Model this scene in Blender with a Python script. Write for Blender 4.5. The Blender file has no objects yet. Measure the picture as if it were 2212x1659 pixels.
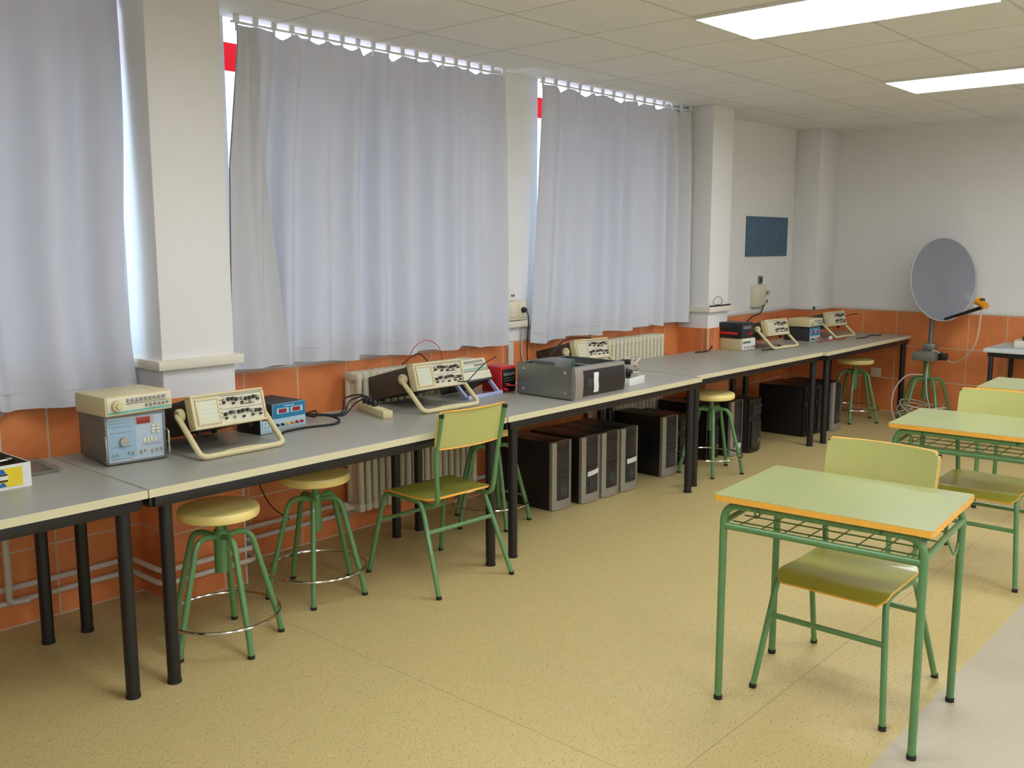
import bpy, bmesh, math, random
from mathutils import Vector, Matrix

random.seed(7)
sc = bpy.context.scene
COL = sc.collection
R = math.radians
PI = math.pi

# ------------------------------------------------------------------ camera, world, exposure
cam_d = bpy.data.cameras.new('camera')
cam = bpy.data.objects.new('camera', cam_d)
COL.objects.link(cam)
cam.location = (-1.597, -4.164, 1.628)
_yaw, _pit = R(48.53), R(-8.44)
_fw = Vector((math.sin(_yaw) * math.cos(_pit), math.cos(_yaw) * math.cos(_pit), math.sin(_pit)))
cam.rotation_euler = _fw.to_track_quat('-Z', 'Y').to_euler()
cam_d.sensor_fit = 'HORIZONTAL'
cam_d.sensor_width = 36.0
cam_d.lens = 2054.0 / 2212.0 * 36.0
cam_d.clip_start = 0.05
sc.camera = cam

world = bpy.data.worlds.new('sky')
sc.world = world
world.use_nodes = True
wn = world.node_tree
wn.nodes['Background'].inputs['Color'].default_value = (0.66, 0.80, 1.0, 1)
wn.nodes['Background'].inputs['Strength'].default_value = 2.6

LAMP_STRENGTH = 8.5
sc.view_settings.view_transform = 'Standard'
sc.view_settings.look = 'None'
sc.view_settings.gamma = 1.0
sc.view_settings.use_curve_mapping = False
sc.view_settings.exposure = 0.60


# ------------------------------------------------------------------ materials
def lin(r, g, b):
    f = lambda c: (c / 255.0 / 12.92) if c <= 10 else ((c / 255.0 + 0.055) / 1.055) ** 2.4
    return (f(r), f(g), f(b), 1.0)


def mat(name, rgb, rough=0.5, metal=0.0, var=0.0, vscale=8.0, bump=0.0, bscale=60.0, coat=0.0, emit=0.0, spec=0.5):
    m = bpy.data.materials.new(name)
    m.use_nodes = True
    nt = m.node_tree
    p = nt.nodes['Principled BSDF']
    c = lin(*rgb)
    p.inputs['Base Color'].default_value = c
    p.inputs['Roughness'].default_value = rough
    p.inputs['Metallic'].default_value = metal
    p.inputs['Specular IOR Level'].default_value = spec
    p.inputs['Coat Weight'].default_value = coat
    if emit:
        p.inputs['Emission Color'].default_value = c
        p.inputs['Emission Strength'].default_value = emit
    tc = nt.nodes.new('ShaderNodeTexCoord')
    if var:
        n = nt.nodes.new('ShaderNodeTexNoise')
        n.inputs['Scale'].default_value = vscale
        n.inputs['Detail'].default_value = 4
        nt.links.new(tc.outputs['Object'], n.inputs['Vector'])
        r = nt.nodes.new('ShaderNodeMapRange')
        r.inputs['From Min'].default_value = 0.3
        r.inputs['From Max'].default_value = 0.7
        r.inputs['To Min'].default_value = 1 - var
        r.inputs['To Max'].default_value = 1 + var
        nt.links.new(n.outputs['Fac'], r.inputs['Value'])
        mx = nt.nodes.new('ShaderNodeVectorMath')
        mx.operation = 'SCALE'
        mx.inputs[0].default_value = c[:3]
        nt.links.new(r.outputs['Result'], mx.inputs['Scale'])
        nt.links.new(mx.outputs['Vector'], p.inputs['Base Color'])
    if bump:
        n2 = nt.nodes.new('ShaderNodeTexNoise')
        n2.inputs['Scale'].default_value = bscale
        n2.inputs['Detail'].default_value = 5
        nt.links.new(tc.outputs['Object'], n2.inputs['Vector'])
        b = nt.nodes.new('ShaderNodeBump')
        b.inputs['Strength'].default_value = bump
        b.inputs['Distance'].default_value = 0.01
        nt.links.new(n2.outputs['Fac'], b.inputs['Height'])
        nt.links.new(b.outputs['Normal'], p.inputs['Normal'])
    return m


def math_node(nt, op, a, b=None, c=None):
    n = nt.nodes.new('ShaderNodeMath')
    n.operation = op
    for i, v in enumerate((a, b, c)):
        if v is None:
            continue
        if isinstance(v, (int, float)):
            n.inputs[i].default_value = v
        else:
            nt.links.new(v, n.inputs[i])
    return n.outputs[0]


def mix_col(nt, fac, a, b):
    n = nt.nodes.new('ShaderNodeMix')
    n.data_type = 'RGBA'
    nt.links.new(fac, n.inputs['Factor']) if not isinstance(fac, (int, float)) else setattr(n.inputs['Factor'], 'default_value', fac)
    for key, v in (('A', a), ('B', b)):
        s = [i for i in n.inputs if i.name == key and i.type == 'RGBA'][0]
        if isinstance(v, tuple):
            s.default_value = v
        else:
            nt.links.new(v, s)
    return [o for o in n.outputs if o.type == 'RGBA'][0]


def grid_line(nt, coord, size, offset, half):
    """1 on the joint lines of a grid of this pitch."""
    t = math_node(nt, 'SUBTRACT', coord, offset)
    t = math_node(nt, 'DIVIDE', t, size)
    f = math_node(nt, 'FRACT', t)
    d = math_node(nt, 'SUBTRACT', f, 0.5)
    d = math_node(nt, 'ABSOLUTE', d)
    return math_node(nt, 'GREATER_THAN', d, 0.5 - half / size)


def tile_mat(name, axis, size, off_u, off_v, tile, tile2, grout, half, rough, bump_depth=0.002, vscale=3.0):
    """Square tiles on the plane (axis, z) or (x, y) with joints; colour drifts inside the tiles."""
    m = bpy.data.materials.new(name)
    m.use_nodes = True
    nt = m.node_tree
    p = nt.nodes['Principled BSDF']
    tc = nt.nodes.new('ShaderNodeTexCoord')
    sp = nt.nodes.new('ShaderNodeSeparateXYZ')
    nt.links.new(tc.outputs['Object'], sp.inputs[0])
    if axis == 'xy':
        u, v = sp.outputs['X'], sp.outputs['Y']
    elif axis == 'xz':
        u, v = sp.outputs['X'], sp.outputs['Z']
    else:
        u, v = sp.outputs['Y'], sp.outputs['Z']
    a = grid_line(nt, u, size, off_u, half)
    b = grid_line(nt, v, size, off_v, half)
    g = math_node(nt, 'MAXIMUM', a, b)
    n = nt.nodes.new('ShaderNodeTexNoise')
    n.inputs['Scale'].default_value = vscale
    n.inputs['Detail'].default_value = 6
    n.inputs['Distortion'].default_value = 0.6
    nt.links.new(tc.outputs['Object'], n.inputs['Vector'])
    mr = nt.nodes.new('ShaderNodeMapRange')
    mr.inputs['From Min'].default_value = 0.35
    mr.inputs['From Max'].default_value = 0.65
    nt.links.new(n.outputs['Fac'], mr.inputs['Value'])
    c = mix_col(nt, mr.outputs['Result'], lin(*tile), lin(*tile2))
    c = mix_col(nt, g, c, lin(*grout))
    nt.links.new(c, p.inputs['Base Color'])
    p.inputs['Roughness'].default_value = rough
    bp = nt.nodes.new('ShaderNodeBump')
    bp.inputs['Strength'].default_value = 0.6
    bp.inputs['Distance'].default_value = bump_depth
    inv = math_node(nt, 'SUBTRACT', 1.0, g)
    nt.links.new(inv, bp.inputs['Height'])
    nt.links.new(bp.outputs['Normal'], p.inputs['Normal'])
    return m


def floor_mat(name, base, base2, speck, speck2, seams):
    m = bpy.data.materials.new(name)
    m.use_nodes = True
    nt = m.node_tree
    p = nt.nodes['Principled BSDF']
    tc = nt.nodes.new('ShaderNodeTexCoord')
    n = nt.nodes.new('ShaderNodeTexNoise')
    n.inputs['Scale'].default_value = 22
    n.inputs['Detail'].default_value = 6
    nt.links.new(tc.outputs['Object'], n.inputs['Vector'])
    c = mix_col(nt, n.outputs['Fac'], lin(*base), lin(*base2))
    for sc_, col, lo in ((180.0, speck, 0.60), (130.0, speck2, 0.655)):
        mp = nt.nodes.new('ShaderNodeMapping')
        mp.inputs['Scale'].default_value = (1.0, 0.55, 1.0)
        mp.inputs['Location'].default_value = (sc_, 3.1, 0)
        nt.links.new(tc.outputs['Object'], mp.inputs['Vector'])
        k = nt.nodes.new('ShaderNodeTexNoise')
        k.inputs['Scale'].default_value = sc_
        k.inputs['Detail'].default_value = 2
        nt.links.new(mp.outputs['Vector'], k.inputs['Vector'])
        r = nt.nodes.new('ShaderNodeMapRange')
        r.inputs['From Min'].default_value = lo
        r.inputs['From Max'].default_value = lo + 0.08
        r.inputs['To Max'].default_value = 0.75
        nt.links.new(k.outputs['Fac'], r.inputs['Value'])
        c = mix_col(nt, r.outputs['Result'], c, lin(*col))
    if seams:
        sp = nt.nodes.new('ShaderNodeSeparateXYZ')
        nt.links.new(tc.outputs['Object'], sp.inputs[0])
        s = None
        for ax, pos in seams:
            d = math_node(nt, 'SUBTRACT', sp.outputs[ax], pos)
            d = math_node(nt, 'ABSOLUTE', d)
            d = math_node(nt, 'LESS_THAN', d, 0.0022)
            s = d if s is None else math_node(nt, 'MAXIMUM', s, d)
        s = math_node(nt, 'MULTIPLY', s, 0.45)
        c = mix_col(nt, s, c, lin(110, 92, 55))
    nt.links.new(c, p.inputs['Base Color'])
    p.inputs['Roughness'].default_value = 0.42
    p.inputs['Specular IOR Level'].default_value = 0.45
    return m


def curtain_mat():
    m = bpy.data.materials.new('curtain_fabric')
    m.use_nodes = True
    nt = m.node_tree
    p = nt.nodes['Principled BSDF']
    p.inputs['Base Color'].default_value = lin(222, 222, 224)
    p.inputs['Roughness'].default_value = 0.9
    p.inputs['Specular IOR Level'].default_value = 0.1
    t = nt.nodes.new('ShaderNodeBsdfTranslucent')
    t.inputs['Color'].default_value = lin(205, 210, 226)
    mx = nt.nodes.new('ShaderNodeMixShader')
    mx.inputs['Fac'].default_value = 0.23
    nt.links.new(p.outputs[0], mx.inputs[1])
    nt.links.new(t.outputs[0], mx.inputs[2])
    nt.links.new(mx.outputs[0], nt.nodes['Material Output'].inputs['Surface'])
    return m


def pane_mat(name, tint, trans):
    m = bpy.data.materials.new(name)
    m.use_nodes = True
    nt = m.node_tree
    for n in list(nt.nodes):
        if n.type == 'BSDF_PRINCIPLED':
            nt.nodes.remove(n)
    t = nt.nodes.new('ShaderNodeBsdfTransparent')
    t.inputs['Color'].default_value = tint
    g = nt.nodes.new('ShaderNodeBsdfGlossy')
    g.inputs['Roughness'].default_value = 0.03
    mx = nt.nodes.new('ShaderNodeMixShader')
    mx.inputs['Fac'].default_value = trans
    nt.links.new(t.outputs[0], mx.inputs[1])
    nt.links.new(g.outputs[0], mx.inputs[2])
    nt.links.new(mx.outputs[0], nt.nodes['Material Output'].inputs['Surface'])
    return m


def red_panel_mat():
    m = bpy.data.materials.new('red_translucent_panel')
    m.use_nodes = True
    nt = m.node_tree
    p = nt.nodes['Principled BSDF']
    p.inputs['Base Color'].default_value = lin(225, 40, 55)
    p.inputs['Roughness'].default_value = 0.5
    t = nt.nodes.new('ShaderNodeBsdfTranslucent')
    t.inputs['Color'].default_value = lin(240, 80, 95)
    mx = nt.nodes.new('ShaderNodeMixShader')
    mx.inputs['Fac'].default_value = 0.6
    nt.links.new(p.outputs[0], mx.inputs[1])
    nt.links.new(t.outputs[0], mx.inputs[2])
    nt.links.new(mx.outputs[0], nt.nodes['Material Output'].inputs['Surface'])
    return m


M = {}
M['wall'] = mat('wall_paint', (229, 227, 223), 0.75, var=0.02, vscale=1.5, bump=0.12, bscale=120)
M['ceiling'] = tile_mat('ceiling_tiles', 'xy', 0.61, 3.125, -1.666, (236, 235, 230), (232, 231, 226), (210, 208, 202), 0.008, 0.85, 0.002, 6.0)
M['tile_x'] = tile_mat('wall_tiles_orange_x', 'xz', 0.325, 0.09, 0.005, (232, 142, 82), (208, 118, 66), (206, 178, 152), 0.0042, 0.4)
M['tile_y'] = tile_mat('wall_tiles_orange_y', 'yz', 0.325, -0.24, 0.005, (232, 142, 82), (208, 118, 66), (206, 178, 152), 0.0042, 0.4)
M['floor'] = floor_mat('vinyl_floor_beige', (198, 179, 122), (186, 166, 109), (100, 72, 40), (212, 198, 150), [('X', 0.70), ('Y', -2.735)])
M['floor_pale'] = floor_mat('vinyl_floor_pale', (184, 175, 150), (176, 166, 140), (166, 152, 122), (200, 193, 170), [])
M['curtain'] = curtain_mat()
M['pane'] = pane_mat('window_glass', (0.92, 0.95, 0.96, 1), 0.06)
M['clear'] = pane_mat('clear_plastic', (0.88, 0.9, 0.88, 1), 0.12)
M['red_panel'] = red_panel_mat()
M['white_paint'] = mat('white_paint', (228, 226, 216), 0.45, var=0.02)
M['alu'] = mat('white_aluminium', (225, 227, 228), 0.4)
M['cream_stone'] = mat('cream_ledge', (224, 218, 196), 0.5, var=0.03)
M['laminate'] = mat('grey_laminate', (162, 160, 146), 0.38, var=0.02, vscale=30, coat=0.1)
M['edge_cream'] = mat('cream_edge_band', (214, 206, 168), 0.45)
M['black_steel'] = mat('black_steel', (25, 24, 26), 0.38, var=0.05)
M['green_steel'] = mat('green_steel', (92, 136, 84), 0.32, var=0.05, vscale=5, coat=0.2)
M['stool_seat'] = mat('yellow_lacquer', (246, 224, 138), 0.35, var=0.04, vscale=3, coat=0.25)
M['chrome'] = mat('chrome', (205, 200, 188), 0.14, metal=1.0)
M['rubber'] = mat('black_rubber', (28, 27, 26), 0.7)
M['ply_green'] = mat('green_laminate', (184, 186, 112), 0.3, var=0.03, vscale=4, coat=0.25)
M['desk_green'] = mat('desk_green_laminate', (154, 160, 102), 0.34, var=0.02, vscale=5, coat=0.15)
M['ply_edge'] = mat('plywood_edge', (240, 176, 66), 0.5, var=0.08, vscale=40)
M['seat_green'] = mat('seat_olive_laminate', (160, 160, 62), 0.3, var=0.05, vscale=6, coat=0.25)
M['cream_plastic'] = mat('cream_plastic', (212, 198, 150), 0.45, var=0.02)
M['cream_panel'] = mat('cream_panel', (218, 212, 186), 0.5)
M['brown_case'] = mat('brown_steel_case', (72, 63, 50), 0.5, var=0.04)
M['dark_case'] = mat('charcoal_case', (52, 51, 50), 0.5)
M['grey_case'] = mat('grey_case', (112, 109, 98), 0.5, var=0.03)
M['bluegrey_panel'] = mat('bluegrey_panel', (176, 192, 200), 0.45)
M['blue_zone'] = mat('blue_zone', (150, 180, 196), 0.45)
M['screen'] = mat('crt_screen', (206, 208, 180), 0.25, coat=0.4)
M['red_display'] = mat('red_display', (150, 18, 22), 0.2, coat=0.6)
M['grey_mark'] = mat('grey_mark', (110, 112, 112), 0.5)
M['dark_mark'] = mat('dark_mark', (46, 44, 40), 0.5)
M['knob_grey'] = mat('grey_knob', (168, 164, 152), 0.4)
M['knob_dark'] = mat('dark_knob', (62, 58, 50), 0.45)
M['teal'] = mat('teal_stripe', (96, 178, 160), 0.5)
M['blue'] = mat('blue_panel', (34, 122, 160), 0.45)
M['lightblue'] = mat('light_blue_panel', (176, 206, 216), 0.45)
M['red'] = mat('red_plastic', (196, 36, 40), 0.4)
M['yellow'] = mat('yellow_print', (232, 205, 40), 0.55)
M['blue_print'] = mat('blue_print', (28, 96, 180), 0.55)
M['white_card'] = mat('white_card', (222, 224, 216), 0.6)
M['card_inside'] = mat('card_inside', (92, 80, 60), 0.8)
M['black_plastic'] = mat('black_plastic', (24, 24, 25), 0.4)
M['panel_black'] = mat('satin_black_panel', (40, 40, 43), 0.32)
M['tower_black'] = mat('tower_black_steel', (20, 19, 20), 0.42)
M['silver_plastic'] = mat('silver_plastic', (158, 153, 142), 0.36, metal=0.35)
M['zinc'] = mat('zinc_steel', (150, 152, 144), 0.38, metal=0.75, var=0.12, vscale=4)
M['grey_metal'] = mat('grey_metal', (120, 122, 118), 0.4, metal=0.6)
M['lavender'] = mat('lavender_plastic', (178, 182, 218), 0.45)
M['radiator'] = mat('radiator_enamel', (214, 206, 178), 0.42, var=0.02)
M['pipe'] = mat('pipe_enamel', (206, 198, 184), 0.45, var=0.03)
M['poster'] = mat('slate_blue_board', (74, 102, 124), 0.7, var=0.12, vscale=9)
M['dish_grey'] = mat('dish_grey', (176, 178, 188), 0.34, coat=0.15)
M['orange'] = mat('orange_plastic', (232, 150, 30), 0.45)
M['cable_black'] = mat('cable_black', (22, 21, 22), 0.5)
M['cable_red'] = mat('cable_red', (190, 40, 44), 0.5)
M['cable_white'] = mat('cable_white', (206, 194, 178), 0.5)
M['socket'] = mat('socket_cream', (220, 212, 182), 0.45)
M['sheet_white'] = mat('white_laminate', (208, 213, 208), 0.4)
M['pcb'] = mat('pcb_green', (70, 96, 78), 0.5)


def lamp_mat():
    m = bpy.data.materials.new('lamp_diffuser')
    m.use_nodes = True
    nt = m.node_tree
    p = nt.nodes['Principled BSDF']
    p.inputs['Base Color'].default_value = (0.9, 0.9, 0.88, 1)
    p.inputs['Emission Color'].default_value = (0.955, 1.01, 1.13, 1)
    p.inputs['Emission Strength'].default_value = LAMP_STRENGTH
    return m


M['lamp'] = lamp_mat()


# ------------------------------------------------------------------ mesh helpers
class MB:
    def __init__(self):
        self.bm = bmesh.new()
        self.mi = 0

    def _tag(self, verts):
        for f in {f for v in verts for f in v.link_faces}:
            f.material_index = self.mi

    def box(self, x0, x1, y0, y1, z0, z1, bev=0.0, seg=2, T=None):
        g = bmesh.ops.create_cube(self.bm, size=1.0)
        vs = g['verts']
        for v in vs:
            v.co = Vector(((x0 + x1) / 2 + v.co.x * (x1 - x0), (y0 + y1) / 2 + v.co.y * (y1 - y0), (z0 + z1) / 2 + v.co.z * (z1 - z0)))
        if bev > 0:
            es = list({e for v in vs for e in v.link_edges})
            r = bmesh.ops.bevel(self.bm, geom=es, offset=bev, segments=seg, affect='EDGES', profile=0.5)
            vs = list({v for f in r['faces'] for v in f.verts} | {v for v in vs if v.is_valid})
        if T is not None:
            for v in vs:
                v.co = T @ v.co
        self._tag(vs)
        return self

    def tube(self, pts, r, n=8, closed=False, T=None):
        pts = [Vector(p) for p in pts]
        if T is not None:
            pts = [T @ p for p in pts]
        k = len(pts)
        rad = r if isinstance(r, (list, tuple)) else [r] * k
        tan = []
        for i in range(k):
            a = pts[(i - 1) % k] if (closed or i > 0) else pts[i]
            b = pts[(i + 1) % k] if (closed or i < k - 1) else pts[i]
            tan.append((b - a).normalized())
        up = Vector((0, 0, 1)) if abs(tan[0].z) < 0.9 else Vector((1, 0, 0))
        nrm = (up - tan[0] * up.dot(tan[0])).normalized()
        rings = []
        for i in range(k):
            nrm = (nrm - tan[i] * nrm.dot(tan[i])).normalized()
            bi = tan[i].cross(nrm)
            rings.append([self.bm.verts.new(pts[i] + (nrm * math.cos(2 * PI * j / n) + bi * math.sin(2 * PI * j / n)) * rad[i]) for j in range(n)])
        fs = []
        for i in range(k if closed else k - 1):
            a, b = rings[i], rings[(i + 1) % k]
            for j in range(n):
                fs.append(self.bm.faces.new((a[j], a[(j + 1) % n], b[(j + 1) % n], b[j])))
        if not closed:
            fs.append(self.bm.faces.new(list(reversed(rings[0]))))
            fs.append(self.bm.faces.new(rings[-1]))
        for f in fs:
            f.material_index = self.mi
        return self

    def cyl(self, p0, p1, r, r1=None, n=20, T=None):
        p0, p1 = Vector(p0), Vector(p1)
        return self.tube([p0, p1], [r, r if r1 is None else r1], n, T=T)

    def lathe(self, prof, n=32, T=None):
        rings = []
        for (r, z) in prof:
            if r < 1e-6:
                rings.append([self.bm.verts.new((0, 0, z))])
            else:
                rings.append([self.bm.verts.new((r * math.cos(2 * PI * j / n), r * math.sin(2 * PI * j / n), z)) for j in range(n)])
        if T is not None:
            for rg in rings:
                for v in rg:
                    v.co = T @ v.co
        for a, b in zip(rings, rings[1:]):
            for j in range(n):
                q = (j + 1) % n
                if len(a) == 1 and len(b) == 1:
                    continue
                if len(a) == 1:
                    f = self.bm.faces.new((a[0], b[q], b[j]))
                elif len(b) == 1:
                    f = self.bm.faces.new((a[j], a[q], b[0]))
                else:
                    f = self.bm.faces.new((a[j], a[q], b[q], b[j]))
                f.material_index = self.mi
        return self

    def prism(self, poly, h0, h1, axis='z', T=None):
        """poly: 2-D outline, extruded along an axis from h0 to h1."""
        def P(u, v, h):
            p = Vector((u, v, h)) if axis == 'z' else (Vector((u, h, v)) if axis == 'y' else Vector((h, u, v)))
            return T @ p if T is not None else p
        a = [self.bm.verts.new(P(u, v, h0)) for u, v in poly]
        b = [self.bm.verts.new(P(u, v, h1)) for u, v in poly]
        n = len(poly)
        fs = [self.bm.faces.new(a), self.bm.faces.new(b)]
        for i in range(n):
            fs.append(self.bm.faces.new((a[i], a[(i + 1) % n], b[(i + 1) % n], b[i])))
        for f in fs:
            f.material_index = self.mi
        return self

    def sheet(self, grid, thick=0.0):
        """grid[i][j] of points -> surface; with a thickness it is a closed shell along the normals."""
        V = [[self.bm.verts.new(p) for p in row] for row in grid]
        fs = []
        for i in range(len(V) - 1):
            for j in range(len(V[0]) - 1):
                fs.append(self.bm.faces.new((V[i][j], V[i + 1][j], V[i + 1][j + 1], V[i][j + 1])))
        for f in fs:
            f.material_index = self.mi
        if thick:
            self.bm.normal_update()
            r = bmesh.ops.solidify(self.bm, geom=fs, thickness=thick)
        return self


def obj(name, mb, mats, parent=None, loc=None, smooth=35):
    bm = mb.bm
    bmesh.ops.recalc_face_normals(bm, faces=bm.faces[:])
    me = bpy.data.meshes.new(name)
    bm.to_mesh(me)
    bm.free()
    for m in (mats if isinstance(mats, (list, tuple)) else [mats]):
        me.materials.append(m)
    if smooth:
        me.polygons.foreach_set('use_smooth', [True] * len(me.polygons))
        me.set_sharp_from_angle(angle=R(smooth))
    o = bpy.data.objects.new(name, me)
    COL.objects.link(o)
    if parent is not None:
        o.parent = parent
    if loc is not None:
        o.location = loc
    return o


def thing(name, label, cat, loc=(0, 0, 0), rotz=0.0, group=None):
    o = bpy.data.objects.new(name, None)
    o.empty_display_size = 0.1
    COL.objects.link(o)
    o.location = loc
    o.rotation_euler = (0, 0, rotz)
    return tag(o, label, cat, group)


def tag(o, label, cat, group=None):
    o['label'] = label
    o['category'] = cat
    if group:
        o['group'] = group
    return o


def struct(name, mb, mats, parent=None, smooth=35):
    o = obj(name, mb, mats, parent, smooth=smooth)
    if parent is None:
        o['kind'] = 'structure'
    return o


def dup(root, loc, rotz, label, group=None, scale=None):
    def cp(o, par):
        c = o.copy()
        COL.objects.link(c)
        if par is not None:
            c.parent = par
        for ch in o.children:
            cp(ch, c)
        return c
    r = cp(root, None)
    r.location = loc
    r.rotation_euler = (0, 0, rotz)
    r['label'] = label
    if group:
        r['group'] = group
    if scale:
        r.scale = (scale,) * 3
    return r


def smooth_path(pts, sub=6):
    """Catmull-Rom through the points."""
    P = [Vector(p) for p in pts]
    P = [P[0] * 2 - P[1]] + P + [P[-1] * 2 - P[-2]]
    out = []
    for i in range(1, len(P) - 2):
        a, b, c, d = P[i - 1], P[i], P[i + 1], P[i + 2]
        for s in range(sub):
            t = s / sub
            out.append(0.5 * ((2 * b) + (c - a) * t + (2 * a - 5 * b + 4 * c - d) * t * t + (3 * b - a - 3 * c + d) * t ** 3))
    out.append(P[-2])
    return out


def fillet(pts, r=0.05, n=5):
    """Polyline with rounded corners."""
    P = [Vector(p) for p in pts]
    out = [P[0]]
    for i in range(1, len(P) - 1):
        a, b, c = P[i - 1], P[i], P[i + 1]
        d1, d2 = (a - b), (c - b)
        q = min(r, d1.length * 0.49, d2.length * 0.49)
        s, e = b + d1.normalized() * q, b + d2.normalized() * q
        for k in range(n + 1):
            t = k / n
            out.append(s * (1 - t) ** 2 + b * 2 * t * (1 - t) + e * t * t)
    out.append(P[-1])
    return out


def cable(name, label, pts, m, r=0.004, cat='cable', group=None, sub=6):
    mb = MB().tube(smooth_path(pts, sub), r, 6)
    return tag(obj(name, mb, m), label, cat, group)


# ------------------------------------------------------------------ the room
XB = 7.70          # back wall
XL, YR = -3.6, -9.7  # unseen ends of the room behind the camera
HC = 2.694
LEDGE0, LEDGE1 = 1.075, 1.118
TILE_TOP = 0.985

# floor: beige sheet beside the benches, paler sheet across the rest
mb = MB()
mb.box(XL, XB + 0.2, -3.165, 0.25, -0.1, 0.0)
mb.mi = 1
mb.box(XL, XB + 0.2, YR, -3.165, -0.1, 0.0)
struct('floor', mb, [M['floor'], M['floor_pale']], smooth=0)

mb = MB().box(XL, XB + 0.2, YR, -0.002, HC, HC + 0.04)
struct('ceiling', mb, M['ceiling'], smooth=0)

# window wall with three openings up to above the hung ceiling
WIN = [(-1.75, 0.475), (1.035, 2.93), (3.37, 4.92)]
WB, WT = LEDGE1, 2.86
mb = MB()
edges = [XL] + [v for w in WIN for v in w] + [XB + 0.2]
for i in range(0, len(edges), 2):
    mb.box(edges[i], edges[i + 1], 0.0, 0.28, 0.0, 3.05)
for a, b in WIN:
    mb.box(a, b, 0.0, 0.28, 0.0, WB)
    mb.box(a, b, 0.0, 0.28, WT, 3.05)
struct('wall_left', mb, M['wall'], smooth=0)
mb = MB().box(XB, XB + 0.2, YR, 0.0, 0.0, 3.05)
struct('wall_back', mb, M['wall'], smooth=0)
mb = MB().box(XL, XB + 0.2, YR - 0.2, YR, 0.0, 3.05)
struct('wall_right', mb, M['wall'], smooth=0)
mb = MB().box(XL - 0.2, XL, YR, 0.28, 0.0, 3.05)
struct('wall_front', mb, M['wall'], smooth=0)

# pillars: painted above, tiled below
PIL = [(0.485, 0.845, -0.28), (5.18, 5.50, -0.28), (7.25, XB, -0.245)]
for i, (a, b, y) in enumerate(PIL):
    mb = MB().box(a, b, y, 0.0, 0.0, HC, 0.006, 2)
    struct('pillar_%d' % (i + 1), mb, M['wall'])
    mb = MB()
    mb.box(a - 0.008, b + 0.008, y - 0.008, 0.0, 0.0, 0.945 if i < 2 else TILE_TOP)
    o = struct('trim_%d' % (i + 1), mb, [M['tile_x'], M['tile_y']], smooth=0)
    for p in o.data.polygons:
        p.material_index = 1 if abs(p.normal.x) > 0.5 else 0
mb = MB().box(XL, XB, -0.008, 0.0, 0.0, TILE_TOP)
struct('trim_4', mb, M['tile_x'], smooth=0)
mb = MB().box(XB - 0.008, XB, YR, 0.0, 0.0, TILE_TOP)
struct('trim_5', mb, M['tile_y'], smooth=0)
k = 12
for a, b, y in PIL[:2]:
    for x in (a - 0.008, b + 0.008):
        mb = MB().box(x - 0.006, x + 0.006, y - 0.014, y - 0.002, 0.0, 0.945, 0.002)
        struct('trim_%d' % k, mb, M['pipe'])
        k += 1
# sill ledge along the windows and round the two full pillars
mb = MB()
for a, b in ((XL, 0.43), (0.875, 5.15)):
    mb.box(a, b, -0.036, 0.0, LEDGE0, LEDGE1, 0.004)
struct('trim_6', mb, M['cream_stone'])
for i, (a, b, y) in enumerate(PIL[:2]):
    mb = MB().box(a - 0.032, b + 0.032, y - 0.032, 0.0, LEDGE0, LEDGE1, 0.004)
    struct('trim_%d' % (7 + i), mb, M['cream_stone'])
mb = MB().box(5.535, 7.25, -0.014, 0.0, TILE_TOP, TILE_TOP + 0.035, 0.003)
struct('trim_9', mb, M['white_paint'])
mb = MB().box(XB - 0.014, XB, YR, -0.245, TILE_TOP, TILE_TOP + 0.035, 0.003)
struct('trim_10', mb, M['white_paint'])
mb = MB().box(7.23, XB, -0.265, -0.245, TILE_TOP, TILE_TOP + 0.035, 0.003).box(7.23, 7.25, -0.265, 0, TILE_TOP, TILE_TOP + 0.035, 0.003)
struct('trim_11', mb, M['white_paint'])

# windows: white frame, mullions, a red band under the top light, glass
for i, (a, b) in enumerate(WIN):
    y0, y1 = 0.10, 0.15
    mb = MB()
    mb.box(a, b, y0, y1, WB, WB + 0.03).box(a, b, y0, y1, WT - 0.03, WT)
    mb.box(a, a + 0.02, y0, y1, WB, WT).box(b - 0.02, b, y0, y1, WB, WT)
    n = 3
    for k in range(1, n):
        x = a + (b - a) * k / n
        mb.box(x - 0.025, x + 0.025, y0, y1, WB, WT)
    w = struct('window_%d' % (i + 1), mb, M['alu'])
    mb = MB().box(a + 0.021, b - 0.021, 0.118, 0.124, 2.47, 2.605)
    obj('red_band', mb, M['red_panel'], w)
    mb = MB()
    for k in range(n):
        xa = a + (b - a) * k / n + (0.021 if k == 0 else 0.026)
        xb = a + (b - a) * (k + 1) / n - (0.021 if k == n - 1 else 0.026)
        mb.box(xa, xb, 0.126, 0.130, WB + 0.031, WT - 0.031)
    obj('glazing', mb, M['pane'], w)


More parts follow.
